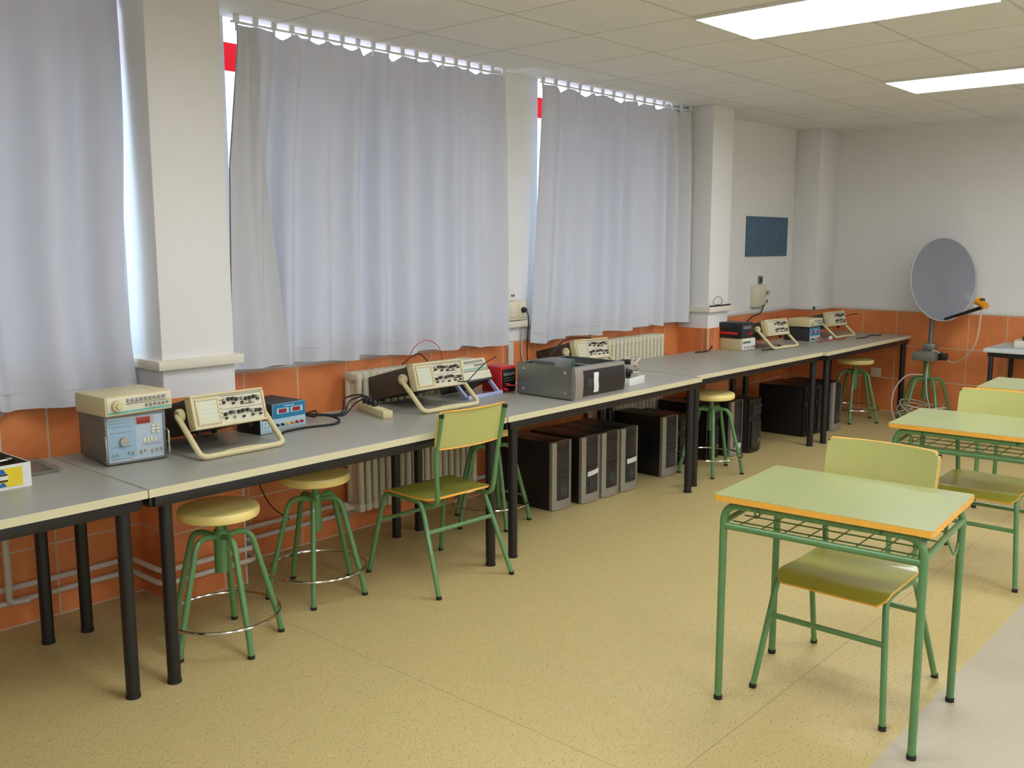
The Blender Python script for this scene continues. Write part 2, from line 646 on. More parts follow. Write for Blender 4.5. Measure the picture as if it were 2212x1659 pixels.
# ------------------------------------------------------------------ curtains
def curtain(name, label, x0, x1, zb, zt, folds, hooks, seed, left_pull=None, right_pull=None, yb=-0.075):
    rnd = random.Random(seed)
    t = thing(name, label, 'curtain', ((x0 + x1) / 2, yb, 0), 0, 'grey window curtains')
    cx = (x0 + x1) / 2
    nu = int((x1 - x0) / 0.011)
    nv = 34
    ph = [rnd.uniform(-0.5, 0.5) for _ in range(folds + 2)]
    am = [rnd.uniform(0.55, 1.25) for _ in range(folds + 2)]
    hk = [i / (hooks - 1) for i in range(hooks)]
    sags = [rnd.choice((0.005, 0.008, 0.008, 0.026, 0.034)) for _ in range(hooks)]
    grid = []
    for iv in range(nv + 1):
        v = iv / nv                                    # 0 bottom, 1 top
        row = []
        for iu in range(nu + 1):
            u = iu / nu
            xa = x0 + (left_pull(v) if left_pull else 0)
            xb = x1 + (right_pull(v) if right_pull else 0)
            x = xa + (xb - xa) * u
            fpos = u * folds
            k = int(min(fpos, folds - 1e-6))
            w = fpos - k
            p = ph[k] * (1 - w) + ph[k + 1] * w
            a = am[k] * (1 - w) + am[k + 1] * w
            depth = 0.036 * a * math.sin(2 * PI * (fpos + 0.45 * p * (1 - 0.5 * v)))
            depth += 0.003 * math.sin(2 * PI * (fpos * 2.3 + p + 0.25 * v))
            depth *= 0.5 + 0.5 * min(1.0, (1 - v) * 3.0 + 0.15)
            y = depth - 0.012 * (1 - v)
            ztop = zt
            # hanging between the hooks the heading sags
            if hooks > 1:
                h = u * (hooks - 1)
                f = h - int(min(h, hooks - 1.0001))
                sag = sags[int(h) % len(sags)]
                if 0.06 < u < 0.93:
                    ztop = zt - sag * (1 - abs(2 * f - 1) ** 1.15)
            zbot = zb(u) + 0.010 * math.sin(2 * PI * (fpos * 0.5 + p))
            z = zbot + (ztop - zbot) * v
            row.append((x - cx, y, z))
        grid.append(row)
    mb = MB().sheet(grid, 0.0025)
    c = obj('fabric', mb, M['curtain'], t, smooth=60)
    # stitched hem strip along the bottom edge
    hem = []
    for iv, dz in ((0, 0.070), (1, 0.074)):
        hem.append([(p[0], p[1] - 0.0035, p[2] + dz) for p in grid[0]])
    mb = MB().sheet(hem, 0.001)
    obj('hem', mb, M['curtain'], c, smooth=60)
    # rail with hooks
    mb = MB().box(x0 - cx - 0.03, x1 - cx + 0.03, -0.012, 0.004, zt + 0.004, zt + 0.013)
    rl = obj('rail', mb, M['alu'], t)
    for h in hk:
        x = x0 + (x1 - x0) * h - cx
        mb = MB().box(x - 0.004, x + 0.004, -0.006, 0.006, zt - 0.03, zt + 0.004).box(x - 0.014, x + 0.014, -0.006, 0.006, zt + 0.012, HC - 0.001)
        obj('hook', mb, M['alu'], rl)
    return t


CT = 2.652
curtain('curtain', 'pale grey curtain before the thick pillar, above the boxed parts and stacked instruments', -1.85, 0.470, lambda u: 0.975 - 0.03 * u, CT, 9, 16, 3,
        right_pull=lambda v: -0.045 * math.exp(-((v - 0.30) / 0.32) ** 2))
curtain('curtain', 'widest grey curtain, between the thick pillar and the wall sockets', 1.06, 2.95, lambda u: 1.015 - 0.03 * u, CT, 10, 19, 11,
        left_pull=lambda v: -0.12 + 0.045 * min(1.0, v / 0.6) + 0.075 * min(1.0, max(0.0, (v - 0.6) / 0.35)))
curtain('curtain', 'grey curtain beside the far narrow pillar, above the open computer case', 3.335, 5.165, lambda u: 0.965 + 0.035 * u, CT, 10, 15, 23,
        left_pull=lambda v: -0.115 + 0.05 * min(1.0, v / 0.35) + 0.065 * min(1.0, max(0.0, (v - 0.35) / 0.6)))
# loose end folded back over the widest curtain
grid = []
for iv in range(21):
    v = iv / 20
    row = []
    for iu in range(15):
        u = iu / 14
        xw = 0.16 - 0.07 * v
        x = 0.935 + 0.045 * min(1.0, v / 0.6) + 0.075 * min(1.0, max(0.0, (v - 0.6) / 0.35)) + xw * u + 0.16 * (1 - v) * u
        y = -0.125 + 0.022 * math.sin(u * 2 * PI * 1.5 + 0.6) * (1 - 0.5 * v) + 0.03 * v
        row.append((x, y, 1.015 + (CT - 0.01 - 1.015) * v))
    grid.append(row)
mb = MB().sheet(grid, 0.0025)
cpar = [o for o in COL.objects if o.name == 'curtain.001'][0]
o = obj('folded_edge', mb, M['curtain'], None, smooth=60)
o.parent = cpar
o.matrix_parent_inverse = Matrix.Translation(-Vector(cpar.location))


# ------------------------------------------------------------------ ceiling lamps
def make_lamp():
    t = thing('ceiling_lamp', 'x', 'ceiling lamp', (0, 0, HC))
    mb = MB()
    w, l, f = 0.305, 0.61, 0.014
    mb.box(-w, w, -l, -l + f, -0.014, 0).box(-w, w, l - f, l, -0.014, 0)
    mb.box(-w, -w + f, -l + f, l - f, -0.014, 0).box(w - f, w, -l + f, l - f, -0.014, 0)
    obj('frame', mb, M['white_paint'], t)
    mb = MB().box(-w + f, w - f, -l + f, l - f, -0.008, -0.002)
    obj('diffuser', mb, M['lamp'], t)
    mb = MB()
    for k in range(13):
        y = -l + f + 0.02 + k * (2 * l - 2 * f - 0.04) / 12
        mb.box(-w + f, w - f, y - 0.0012, y + 0.0012, -0.017, -0.009)
    for x in (-0.145, 0.145):
        mb.box(x - 0.0012, x + 0.0012, -l + f, l - f, -0.017, -0.009)
    obj('louvre', mb, M['white_paint'], t)
    return t


lamp = make_lamp()
lamp.location = (2.525 + 0.305, -1.666 - 0.61, HC)
lamp['label'] = 'bright square-cornered ceiling lamp cut by the top edge of the picture, the larger one'
lamp['group'] = 'recessed ceiling lamps'
dup(lamp, (4.960 + 0.305, -1.666 - 0.61, HC), 0, 'bright ceiling lamp nearer the back wall and satellite dish, the smaller one')
dup(lamp, (0.085 + 0.305, -1.666 - 0.61, HC), 0, 'recessed ceiling lamp outside the picture, added to light the room', 'ceiling lamps out of view')
for y in (-4.106, -6.546, -8.986):  # farther rows added out of view for low light on walls and under benches
    for x in (-2.355, 0.085, 2.525, 4.96):
        dup(lamp, (x + 0.305, y - (0.61 if y > -8 else 0.05), HC), 0, 'recessed ceiling lamp outside the picture, added to light the room', 'ceiling lamps out of view')


# ------------------------------------------------------------------ work benches
TZ = 0.762


def make_bench(length, depth=0.795):
    t = thing('work_bench', 'x', 'table')
    hl, hd = length / 2, depth / 2
    mb = MB().box(-hl + 0.002, hl - 0.002, -hd + 0.002, hd - 0.002, TZ - 0.028, TZ, 0.001, 1)
    top = obj('tabletop', mb, M['laminate'], t)
    mb = MB()
    for a, b, c, d in ((-hl, hl, -hd, -hd + 0.0018), (-hl, hl, hd - 0.0018, hd), (-hl, -hl + 0.0018, -hd + 0.002, hd - 0.002), (hl - 0.0018, hl, -hd + 0.002, hd - 0.002)):
        mb.box(a, b, c, d, TZ - 0.030, TZ - (0.0004 if b - a > 0.1 else 0.003))
    obj('edge_band', mb, M['edge_cream'], top, smooth=0)
    mb = MB()
    i = 0.025
    for y in (-hd + i, hd - i):
        mb.box(-hl + i, hl - i, y - 0.015, y + 0.015, TZ - 0.072, TZ - 0.030, 0.003)
    for x in (-hl + i, hl - i):
        mb.box(x - 0.015, x + 0.015, -hd + i, hd - i, TZ - 0.072, TZ - 0.030, 0.003)
    obj('frame', mb, M['black_steel'], t)
    for sx in (-1, 1):
        for sy in (-1, 1):
            x, y = sx * (hl - 0.078), sy * (hd - 0.04)
            mb = MB().cyl((x, y, 0.012), (x, y, TZ - 0.031), 0.0245, n=20)
            lg = obj('leg', mb, M['black_steel'], t)
            mb = MB().cyl((x, y, 0.0), (x, y, 0.013), 0.0262, n=20)
            obj('foot_cap', mb, M['rubber'], lg)
    return t


BY = -1.03 + 0.3975
b0 = make_bench(1.90)
b0.location = (-0.948, BY, 0)
b0['label'] = 'grey-topped work bench holding the yellow box of tools, black round legs'
b0['group'] = 'work benches along the window wall'
dup(b0, (0.957, BY, 0), 0, 'grey-topped work bench holding the stacked instruments and two round stools below')
dup(b0, (2.872, BY, 0), 0, 'grey-topped work bench carrying the open silver computer case')
dup(b0, (4.795, BY + 0.040, 0), R(-1.3), 'grey-topped work bench reaching past the far pillar, black box on cream box on it')
dup(b0, (6.705, BY - 0.016, 0), 0, 'grey-topped work bench ending by the back wall beside the satellite dish')


# ------------------------------------------------------------------ round stools
def make_stool(seat=True):
    t = thing('round_stool', 'x', 'stool')
    if seat:
        prof = [(0, 0.532), (0.146, 0.532), (0.158, 0.538), (0.162, 0.548), (0.162, 0.562), (0.157, 0.573), (0.145, 0.578), (0, 0.580)]
        obj('seat', MB().lathe(prof, 48), M['stool_seat'], t)
    mb = MB().cyl((0, 0, 0.30), (0, 0, 0.475), 0.026, n=24).cyl((0, 0, 0.475), (0, 0, 0.531), 0.017, n=16)
    obj('post', mb, M['green_steel'], t)
    for k in range(5):
        a = 2 * PI * k / 5
        c, s = math.cos(a), math.sin(a)
        path = fillet([(0.0, 0, 0.445), (0.118, 0, 0.470), (0.225, 0, 0.06), (0.232, 0, 0.010)], 0.065, 6)
        path = [(p.x * c, p.x * s, p.z) for p in path]
        lg = obj('leg', MB().tube(path, 0.0125, 10), M['green_steel'], t)
        e = path[-1]
        obj('foot_cap', MB().cyl((e[0], e[1], 0.0), (e[0], e[1], 0.014), 0.014, n=12), M['rubber'], lg)
    rr = 0.226
    ring = [(rr * math.cos(2 * PI * j / 60), rr * math.sin(2 * PI * j / 60), 0.125) for j in range(60)]
    obj('foot_ring', MB().tube(ring, 0.0065, 8, closed=True), M['chrome'], t)
    return t


st = make_stool()
st.location = (0.415, -0.80, 0)
st.rotation_euler.z = R(-24)
st['label'] = 'yellow-seated round stool behind the pair of black bench legs, nearest the seam of the benches'
st['group'] = 'round stools under the benches'
for x, y, a, lab in (
        (1.02, -0.63, -60, 'yellow-seated round stool between the green school chair and the first stool'),
        (2.40, -0.46, -42, 'round stool mostly hidden behind the green school chair and beside the computer towers'),
        (4.36, -0.80, -73, 'round stool with yellow seat standing before the black computer towers'),
        (7.00, -0.78, -20, 'round stool under the last bench by the tiled back wall')):
    dup(st, (x, y, 0), R(a), lab)


# ------------------------------------------------------------------ school chairs
def make_chair():
    t = thing('school_chair', 'x', 'chair')
    # seat: dished plywood with a rolled front edge
    def seat_z(u, v):
        z = 0.445 - 0.010 * math.sin(PI * v) * (1 - (2 * u - 1) ** 2 * 0.5)
        if v > 0.78:
            z -= 0.035 * ((v - 0.78) / 0.22) ** 2
        if v < 0.15:
            z += 0.006 * (1 - v / 0.15)
        return z
    grid = []
    for i in range(19):
        u = i / 18
        row = []
        for j in range(19):
            v = j / 18
            wx = 0.196 + 0.008 * v
            if v > 0.9:
                wx -= 0.028 * ((v - 0.9) / 0.1) ** 2
            if v < 0.08:
                wx -= 0.028 * ((0.08 - v) / 0.08) ** 2
            row.append(((2 * u - 1) * wx, -0.175 + 0.385 * v, seat_z(u, v)))
        grid.append(row)
    so = obj('seat', MB().sheet(grid, 0.0012), M['seat_green'], t, smooth=50)
    low = [[(p[0] * 0.999, p[1], p[2] - 0.0018) for p in row] for row in grid]
    mb = MB()
    mb.sheet(low, 0.009)
    obj('plywood_edge', mb, M['ply_edge'], so, smooth=50)
    # backrest
    grid = []
    for i in range(17):
        u = i / 16
        row = []
        for j in range(11):
            v = j / 10
            wx = 0.212
            if v > 0.85:
                wx -= 0.016 * ((v - 0.85) / 0.15) ** 2
            if v < 0.15:
                wx -= 0.016 * ((0.15 - v) / 0.15) ** 2
            s = (2 * u - 1)
            y = -0.215 - 0.035 * (v) - 0.030 * (1 - s * s)
            row.append((s * wx, y, 0.690 + 0.180 * v))
        grid.append(row)
    bo = obj('backrest', MB().sheet(grid, 0.010), M['ply_green'], t, smooth=50)
    mb = MB()
    rim = [grid[i][10] for i in range(17)] + [grid[16][j] for j in range(9, -1, -1)] + [grid[i][0] for i in range(15, -1, -1)] + [grid[0][j] for j in range(1, 10)]
    mb.tube([(p[0], p[1] - 0.004, p[2]) for p in rim], 0.0036, 6, closed=True)
    obj('plywood_edge', mb, M['ply_edge'], bo, smooth=50)
    r = 0.0115
    for s in (-1, 1):
        pf = fillet([(s * 0.238, 0.262, 0.012), (s * 0.196, 0.176, 0.422), (s * 0.186, 0.03, 0.418)], 0.045, 6)
        lg = obj('leg', MB().tube(pf, r, 10), M['green_steel'], t)
        obj('foot_cap', MB().cyl((s * 0.239, 0.264, 0), (s * 0.2385, 0.263, 0.016), 0.0132, n=12), M['rubber'], lg)
        prr = fillet([(s * 0.238, -0.266, 0.012), (s * 0.198, -0.105, 0.420), (s * 0.186, 0.03, 0.418)], 0.045, 6)
        lg = obj('leg', MB().tube(prr, r, 10), M['green_steel'], t)
        obj('foot_cap', MB().cyl((s * 0.239, -0.268, 0), (s * 0.2385, -0.267, 0.016), 0.0132, n=12), M['rubber'], lg)
        pu = fillet([(s * 0.172, -0.01, 0.410), (s * 0.176, -0.195, 0.405), (s * 0.200, -0.212, 0.66), (s * 0.203, -0.258, 0.850)], 0.06, 6)
        up = obj('back_upright', MB().tube(pu, r, 10), M['green_steel'], t)
        obj('end_cap', MB().cyl((s * 0.203, -0.257, 0.846), (s * 0.203, -0.260, 0.860), 0.0122, n=12), M['rubber'], up)
        mb = MB()
        for z in (0.725, 0.835):
            mb.lathe([(0, 0.003), (0.005, 0.002), (0.006, 0)], 12, T=Matrix.Translation((s * 0.19, -0.2165 - 0.035 * (z - 0.690) / 0.180 - 0.004, z)) @ Matrix.Rotation(R(-90), 4, 'X'))
        obj('rivet', mb, M['chrome'], bo)
    obj('stretcher', MB().tube([(-0.211, 0.208, 0.275), (0.211, 0.208, 0.275)], 0.0105, 10), M['green_steel'], t)
    obj('stretcher', MB().tube([(-0.211, -0.158, 0.285), (0.211, -0.158, 0.285)], 0.0105, 10), M['green_steel'], t)
    return t


ch = make_chair()
ch.location = (1.575, -0.88, 0)
ch.rotation_euler.z = R(-3)
ch['label'] = 'green plywood school chair with its back to the room, drawn up to the bench'
ch['group'] = 'green school chairs'
dup(ch, (1.745, -2.872, 0), R(90), 'green school chair tucked under the nearest single desk')
dup(ch, (3.45, -2.86, 0), R(90), 'green school chair under the second single desk, seat seen over the nearest desk')


# ------------------------------------------------------------------ single school desks
def make_desk():
    t = thing('school_desk', 'x', 'desk')
    hx, hy = 0.362, 0.276
    H = 0.762
    # top with rounded corners
    def rounded(hx, hy, r, n=5):
        out = []
        for sx, sy, a0 in ((1, 1, 0), (-1, 1, 90), (-1, -1, 180), (1, -1, 270)):
            for k in range(n + 1):
                a = R(a0 + 90 * k / n)
                out.append((sx * (hx - r) + r * math.cos(a), sy * (hy - r) + r * math.sin(a)))
        return out
    top = obj('desktop', MB().prism(rounded(hx - 0.001, hy - 0.001, 0.012), H - 0.0012, H), M['desk_green'], t)
    obj('wooden_edge', MB().prism(rounded(hx, hy, 0.013), H - 0.022, H - 0.0013), M['ply_edge'], top)
    r = 0.0135
    zr = H - 0.036
    zl = 0.648
    for sy in (-1, 1):
        y = sy * 0.245
        for sx in (-1, 1):
            p = fillet([(sx * 0.334, y, 0.012), (sx * 0.334, y, zr), (sx * 0.20, y, zr)], 0.075, 7)
            lg = obj('leg', MB().tube(p, r, 12), M['green_steel'], t)
            obj('foot_cap', MB().cyl((sx * 0.334, y, 0), (sx * 0.334, y, 0.016), 0.0152, n=12), M['rubber'], lg)
        obj('top_rail', MB().tube([(-0.21, y, zr), (0.21, y, zr)], r, 12), M['green_steel'], t)
    obj('lower_rail', MB().tube([(-0.334, -0.245, zl), (0.334, -0.245, zl)], 0.0125, 12), M['green_steel'], t)
    for sx in (-1, 1):
        obj('side_rail', MB().tube(fillet([(sx * 0.334, -0.245, zl + 0.012), (sx * 0.334, 0.02, zl + 0.02), (sx * 0.334, 0.245, zl + 0.02)], 0.03, 3), 0.0105, 10), M['green_steel'], t)
    # wire book rack: long wires and bent cross wires
    mb = MB()
    for y, z in ((-0.20, 0.655), (-0.10, 0.652), (0.0, 0.652), (0.10, 0.66)):
        mb.tube([(-0.32, y, z), (0.32, y, z)], 0.0028, 6)
    for k in range(8):
        x = -0.28 + 0.08 * k
        mb.tube(fillet([(x, -0.245, 0.655), (x, 0.08, 0.648), (x, 0.16, 0.70)], 0.05, 4), 0.0028, 6)
    mb.tube([(-0.32, 0.16, 0.70), (0.32, 0.16, 0.70)], 0.0028, 6)
    obj('wire_rack', mb, M['green_steel'], t)
    # bag hooks on both sides
    for sx in (-1, 1):
        pts = [(sx * (0.334), 0.03, zl + 0.01), (sx * 0.345, 0.05, 0.62), (sx * 0.35, 0.075, 0.595), (sx * 0.35, 0.105, 0.600), (sx * 0.35, 0.118, 0.625)]
        obj('bag_hook', MB().tube(smooth_path(pts, 5), 0.0045, 8), M['green_steel'], t)
    return t


dk = make_desk()
dk.location = (1.584, -2.898, 0)
dk.rotation_euler.z = R(-86.2)
dk['label'] = 'nearest single school desk, pale green top with orange wooden edge and wire rack'
dk['group'] = 'single school desks'
dup(dk, (3.322, -2.868, 0), R(-87), 'single school desk behind the nearest one, green top with orange edge')
dup(dk, (4.86, -2.84, 0), R(-88), 'school desk farthest back, only its pale green top showing beyond a chair back')


# ------------------------------------------------------------------ computer towers
def make_tower(silver=True):
    t = thing('computer_tower', 'x', 'computer')
    w, h, d = 0.094, 0.425, 0.40
    mb = MB().box(-w, w, 0.03, 0.03 + d, 0.0, h, 0.003)
    cs = obj('case', mb, M['tower_black'], t)
    # bowed front bezel: outline in plan
    def bow(hw, y_edge, bulge, n=10):
        return [(-hw + 2 * hw * k / n, y_edge - bulge * (1 - (2.0 * k / n - 1) ** 2)) for k in range(n + 1)]
    out = bow(w, 0.008, 0.014)
    poly = [(-w, 0.03)] + out + [(w, 0.03)]
    bz = obj('bezel', MB().prism(poly, 0.004, h, 'z'), M['silver_plastic'] if silver else M['tower_black'], t, smooth=20)
    if silver:
        pw = 0.058
        def yf(x):
            return 0.008 - 0.014 * (1 - (x / w) ** 2)
        xs = [-pw + 2 * pw * k / 8 for k in range(9)]
        poly = [(x, yf(x) - 0.0025) for x in xs] + [(x, yf(x) + 0.004) for x in reversed(xs)]
        pn = obj('front_panel', MB().prism(poly, 0.062, h + 0.001, 'z'), M['panel_black'], t, smooth=20)
        # rounded lower corners of the dark panel: the silver frame laps over them
        for z0, z1 in ((h - 0.052, h - 0.026), (h - 0.20, h - 0.186), (h - 0.232, h - 0.222)):
            poly = [(x * 0.96, yf(x) - 0.0045) for x in xs] + [(x * 0.96, yf(x)) for x in reversed(xs)]
            obj('drive_slot', MB().prism(poly, z0, z1, 'z'), M['black_plastic'], pn, smooth=20)
        mb = MB()
        Y = yf(0.0) - 0.004
        for cx, cz, rr in ((-0.016, 0.142, 0.014), (0.016, 0.142, 0.014), (-0.014, 0.100, 0.011), (0.014, 0.100, 0.011)):
            ring = [(cx + rr * math.cos(2 * PI * j / 20), Y, cz + rr * math.sin(2 * PI * j / 20)) for j in range(20)]
            mb.tube(ring, 0.0013, 5, closed=True)
        for x in (-0.026, -0.009, 0.009, 0.026):
            mb.box(x - 0.0014, x + 0.0014, Y - 0.001, Y + 0.001, 0.112, 0.130)
        mb.box(-0.028, -0.007, Y - 0.001, Y + 0.001, 0.119, 0.1215).box(0.007, 0.028, Y - 0.001, Y + 0.001, 0.119, 0.1215)
        obj('emblem', mb, M['grey_mark'], pn)
    else:
        mb = MB()
        for z0, z1 in ((0.35, 0.385), (0.305, 0.34)):
            mb.box(-0.074, 0.074, -0.0095, 0.0, z0, z1, 0.002)
        obj('drive_slot', mb, M['panel_black'], bz)
        mb = MB().box(-0.074, 0.074, -0.0095, 0.0, 0.035, 0.25, 0.003)
        obj('front_panel', mb, M['panel_black'], bz)
        mb = MB().box(0.028, 0.062, -0.0112, -0.006, 0.075, 0.105, 0.001)
        obj('badge', mb, M['grey_metal'], bz)
    return t


def paper_label(tower, x0, x1, z0, z1, tilt=0.0):
    T = Matrix.Translation(((x0 + x1) / 2, 0, (z0 + z1) / 2)) @ Matrix.Rotation(tilt, 4, 'Y')
    hx, hz = (x1 - x0) / 2, (z1 - z0) / 2
    n = 6
    grid = []
    for i in range(n + 1):
        x = -hx + 2 * hx * i / n
        y = 0.008 - 0.014 * (1 - ((x + (x0 + x1) / 2) / 0.094) ** 2) - 0.0055
        grid.append([T @ Vector((x, y, -hz)), T @ Vector((x, y, hz))])
    o = obj('paper_label', MB().sheet(grid, 0.0008), M['white_card'], tower)
    o['label'] = 'white paper label'


TG = 'computer towers under the benches'
tw = make_tower(True)
tw.location = (2.885, -0.62, 0)
tw['label'] = 'silver-framed computer tower beside the half-hidden stool, standing apart on that side'
tw['group'] = TG
TY = -0.655
tb = dup(tw, (3.135, TY, 0), R(0), 'silver-framed computer tower with a slanting paper label above its emblem, first of three touching')
tc_ = dup(tw, (3.335, TY - 0.01, 0), R(0), 'silver-framed computer tower in the middle of three touching ones, no paper label')
td = dup(tw, (3.535, TY - 0.02, 0), R(0), 'silver-framed computer tower with a level white label, last of three touching')
te = dup(tw, (4.065, TY, 0), R(-2), 'silver-framed computer tower standing alone beside the doubled bench legs')
tg = dup(tw, (4.965, -0.69, 0), R(0), 'silver-edged computer tower with a white label low on its front, behind the yellow stool')
tk = dup(tw, (6.450, -0.86, 0), R(0), 'silver-framed computer tower under the far bench, last of the row toward the back wall')
paper_label(tb, -0.050, 0.062, 0.178, 0.208, R(-6))
paper_label(td, -0.048, 0.066, 0.19, 0.222, R(-2))
paper_label(tg, -0.05, 0.045, 0.055, 0.095)
tf = make_tower(False)
tf.location = (4.72, -0.62, 0)
tf['label'] = 'plain black computer tower with a small badge, right behind the yellow stool legs'
tf['group'] = TG
dup(tf, (5.165, -0.74, 0), R(0), 'all-black computer tower joined to the white-labelled one, before the far pillar')
dup(tf, (6.045, -0.79, 0), R(0), 'all-black computer tower whose long dark side shows, first under the far bench')
dup(tf, (6.245, -0.80, 0), R(0), 'all-black computer tower half hidden by the pair of far bench legs')
dup(tf, (4.42, -0.545, 0), R(0), 'all-black computer tower set back behind the doubled bench legs', scale=0.88)


# ------------------------------------------------------------------ oscilloscopes
def make_scope():
    """Origin: lower front corner line, on the table; the body leans back on its rear feet, propped on its handle."""
    t = thing('oscilloscope', 'x', 'oscilloscope')
    W_, H_, D_ = 0.345, 0.142, 0.40
    tilt = R(15)
    T = Matrix.Translation((0, 0, 0.112)) @ Matrix.Rotation(-tilt, 4, 'X')
    hw = W_ / 2
    cs = obj('case', MB().box(-hw + 0.008, hw - 0.008, 0.03, D_, 0.006, H_ - 0.006, 0.006, T=T), M['brown_case'], t)
    for x in (-hw + 0.05, hw - 0.05):
        obj('foot', MB().cyl((x, D_ - 0.03, 0.008), (x, D_ - 0.03, -0.006), 0.012, n=12, T=T), M['rubber'], cs)
        obj('foot', MB().cyl((x, 0.07, 0.008), (x, 0.07, -0.018), 0.012, n=12, T=T), M['rubber'], cs)
    # cream front frame: a hollow surround
    mb = MB()
    f = 0.010
    mb.box(-hw, hw, 0, 0.05, 0, f, 0.003, T=T).box(-hw, hw, 0, 0.05, H_ - f, H_, 0.003, T=T)
    mb.box(-hw, -hw + f, 0, 0.05, f, H_ - f, 0.002, T=T).box(hw - f, hw, 0, 0.05, f, H_ - f, 0.002, T=T)
    fr = obj('front_frame', mb, M['cream_plastic'], t)
    pn = obj('control_panel', MB().box(-hw + f, hw - f, 0.008, 0.03, f, H_ - f, T=T), M['cream_panel'], t)
    # screen surround and screen
    sx0, sx1 = -hw + 0.018, -hw + 0.128
    mb = MB()
    mb.box(sx0, sx1, 0.0, 0.010, 0.016, 0.026, 0.002, T=T).box(sx0, sx1, 0.0, 0.010, H_ - 0.026, H_ - 0.016, 0.002, T=T)
    mb.box(sx0, sx0 + 0.01, 0.0, 0.010, 0.026, H_ - 0.026, 0.002, T=T).box(sx1 - 0.01, sx1, 0.0, 0.010, 0.026, H_ - 0.026, 0.002, T=T)
    obj('screen_surround', mb, M['cream_plastic'], pn)
    obj('screen', MB().box(sx0 + 0.010, sx1 - 0.010, 0.004, 0.009, 0.026, H_ - 0.026, T=T), M['screen'], t)
    mb = MB()
    for k in range(1, 5):
        z = 0.026 + (H_ - 0.052) * k / 5
        mb.box(sx0 + 0.012, sx1 - 0.012, 0.0034, 0.0042, z - 0.0004, z + 0.0004, T=T)
    obj('graticule', mb, M['knob_grey'], pn)
    # printed rules on the panel
    mb = MB()
    mb.box(sx1 + 0.008, hw - 0.014, 0.0070, 0.0082, H_ - 0.0185, H_ - 0.0165, T=T)
    mb.box(sx1 + 0.012, hw - 0.014, 0.0070, 0.0082, 0.0690, 0.0705, T=T)
    mb.box(sx1 + 0.10, hw - 0.05, 0.0070, 0.0082, 0.0800, 0.0835, T=T)
    obj('lettering', mb, M['dark_mark'], pn)
    rnd = random.Random(5)
    x0 = sx1 + 0.022
    for row, (z, n) in enumerate(((0.106, 9), (0.092, 5), (0.050, 9), (0.030, 5))):
        for k in range(n):
            x = x0 + k * (hw - 0.03 - x0) / (n - 1) + rnd.uniform(-0.003, 0.003)
            rr = 0.0075 if n == 9 else 0.0048
            zz = z + rnd.uniform(-0.004, 0.004)
            TT = T @ Matrix.Translation((x, 0.008, zz)) @ Matrix.Rotation(R(90), 4, 'X')
            obj('knob', MB().lathe([(0, 0.0), (rr * 1.1, 0.0), (rr, 0.014), (rr * 0.8, 0.016), (0, 0.016)], 12, T=TT), M['knob_dark'] if (k + row) % 4 else M['knob_grey'], pn)
    mb = MB()
    for k in range(5):
        z = 0.035 + 0.018 * k
        mb.box(sx1 + 0.004, sx1 + 0.009, 0.004, 0.009, z, z + 0.007, 0.001, T=T)
    obj('button', mb, M['knob_grey'], pn)
    # carrying handle: round hubs on the flanks, arms down to a grip bar on the table
    hub = T @ Vector((0, 0.085, 0.075))
    hx = hw + 0.024
    foot = Vector((0, -0.075, 0.013))
    path = fillet([(-hx, hub.y, hub.z), (-hx, foot.y, foot.z), (hx, foot.y, foot.z), (hx, hub.y, hub.z)], 0.03, 5)
    hd = MB()
    # flat strap section: two parallel tubes make the ribbed grip
    hd.tube(path, 0.0125, 10)
    ho = obj('handle', hd, M['cream_plastic'], t, smooth=50)
    for s in (-1, 1):
        mb = MB().lathe([(0, 0.0), (0.026, 0.0), (0.028, 0.004), (0.028, 0.020), (0.022, 0.026), (0, 0.028)], 24,
                        T=Matrix.Translation((s * (hw + 0.0), hub.y, hub.z)) @ Matrix.Rotation(R(90 * s), 4, 'Y'))
        obj('hub', mb, M['cream_plastic'], ho)
    mb = MB()
    for k in range(4):
        mb.tube(smooth_path([(-0.11, foot.y + 0.004, foot.z + 0.008), (-0.05, foot.y - 0.004 + 0.004 * k, foot.z + 0.0125), (0.05, foot.y - 0.004 + 0.004 * k, foot.z + 0.0125), (0.11, foot.y + 0.004, foot.z + 0.008)], 5), 0.0016, 5)
    obj('grip_rib', mb, M['cream_plastic'], ho)
    return t


SG = 'oscilloscopes on the benches'
s1 = make_scope()
s1.location = (0.568, -0.69, TZ)
s1.rotation_euler.z = R(0)
s1['label'] = 'cream-fronted oscilloscope on its handle beside the stacked instruments'
s1['group'] = SG
dup(s1, (1.880, -0.60, TZ), R(-2), 'cream-fronted oscilloscope on its handle behind the green school chair')
dup(s1, (3.47, -0.42, TZ), R(-6), 'oscilloscope behind the open silver computer case, black lead on top', scale=0.95)
dup(s1, (5.80, -0.60, TZ), R(-6), 'oscilloscope beside the black box on the cream box, below the blue board', scale=0.96)
dup(s1, (7.02, -0.60, TZ), R(-4), 'oscilloscope farthest along the benches, by the back wall', scale=0.96)


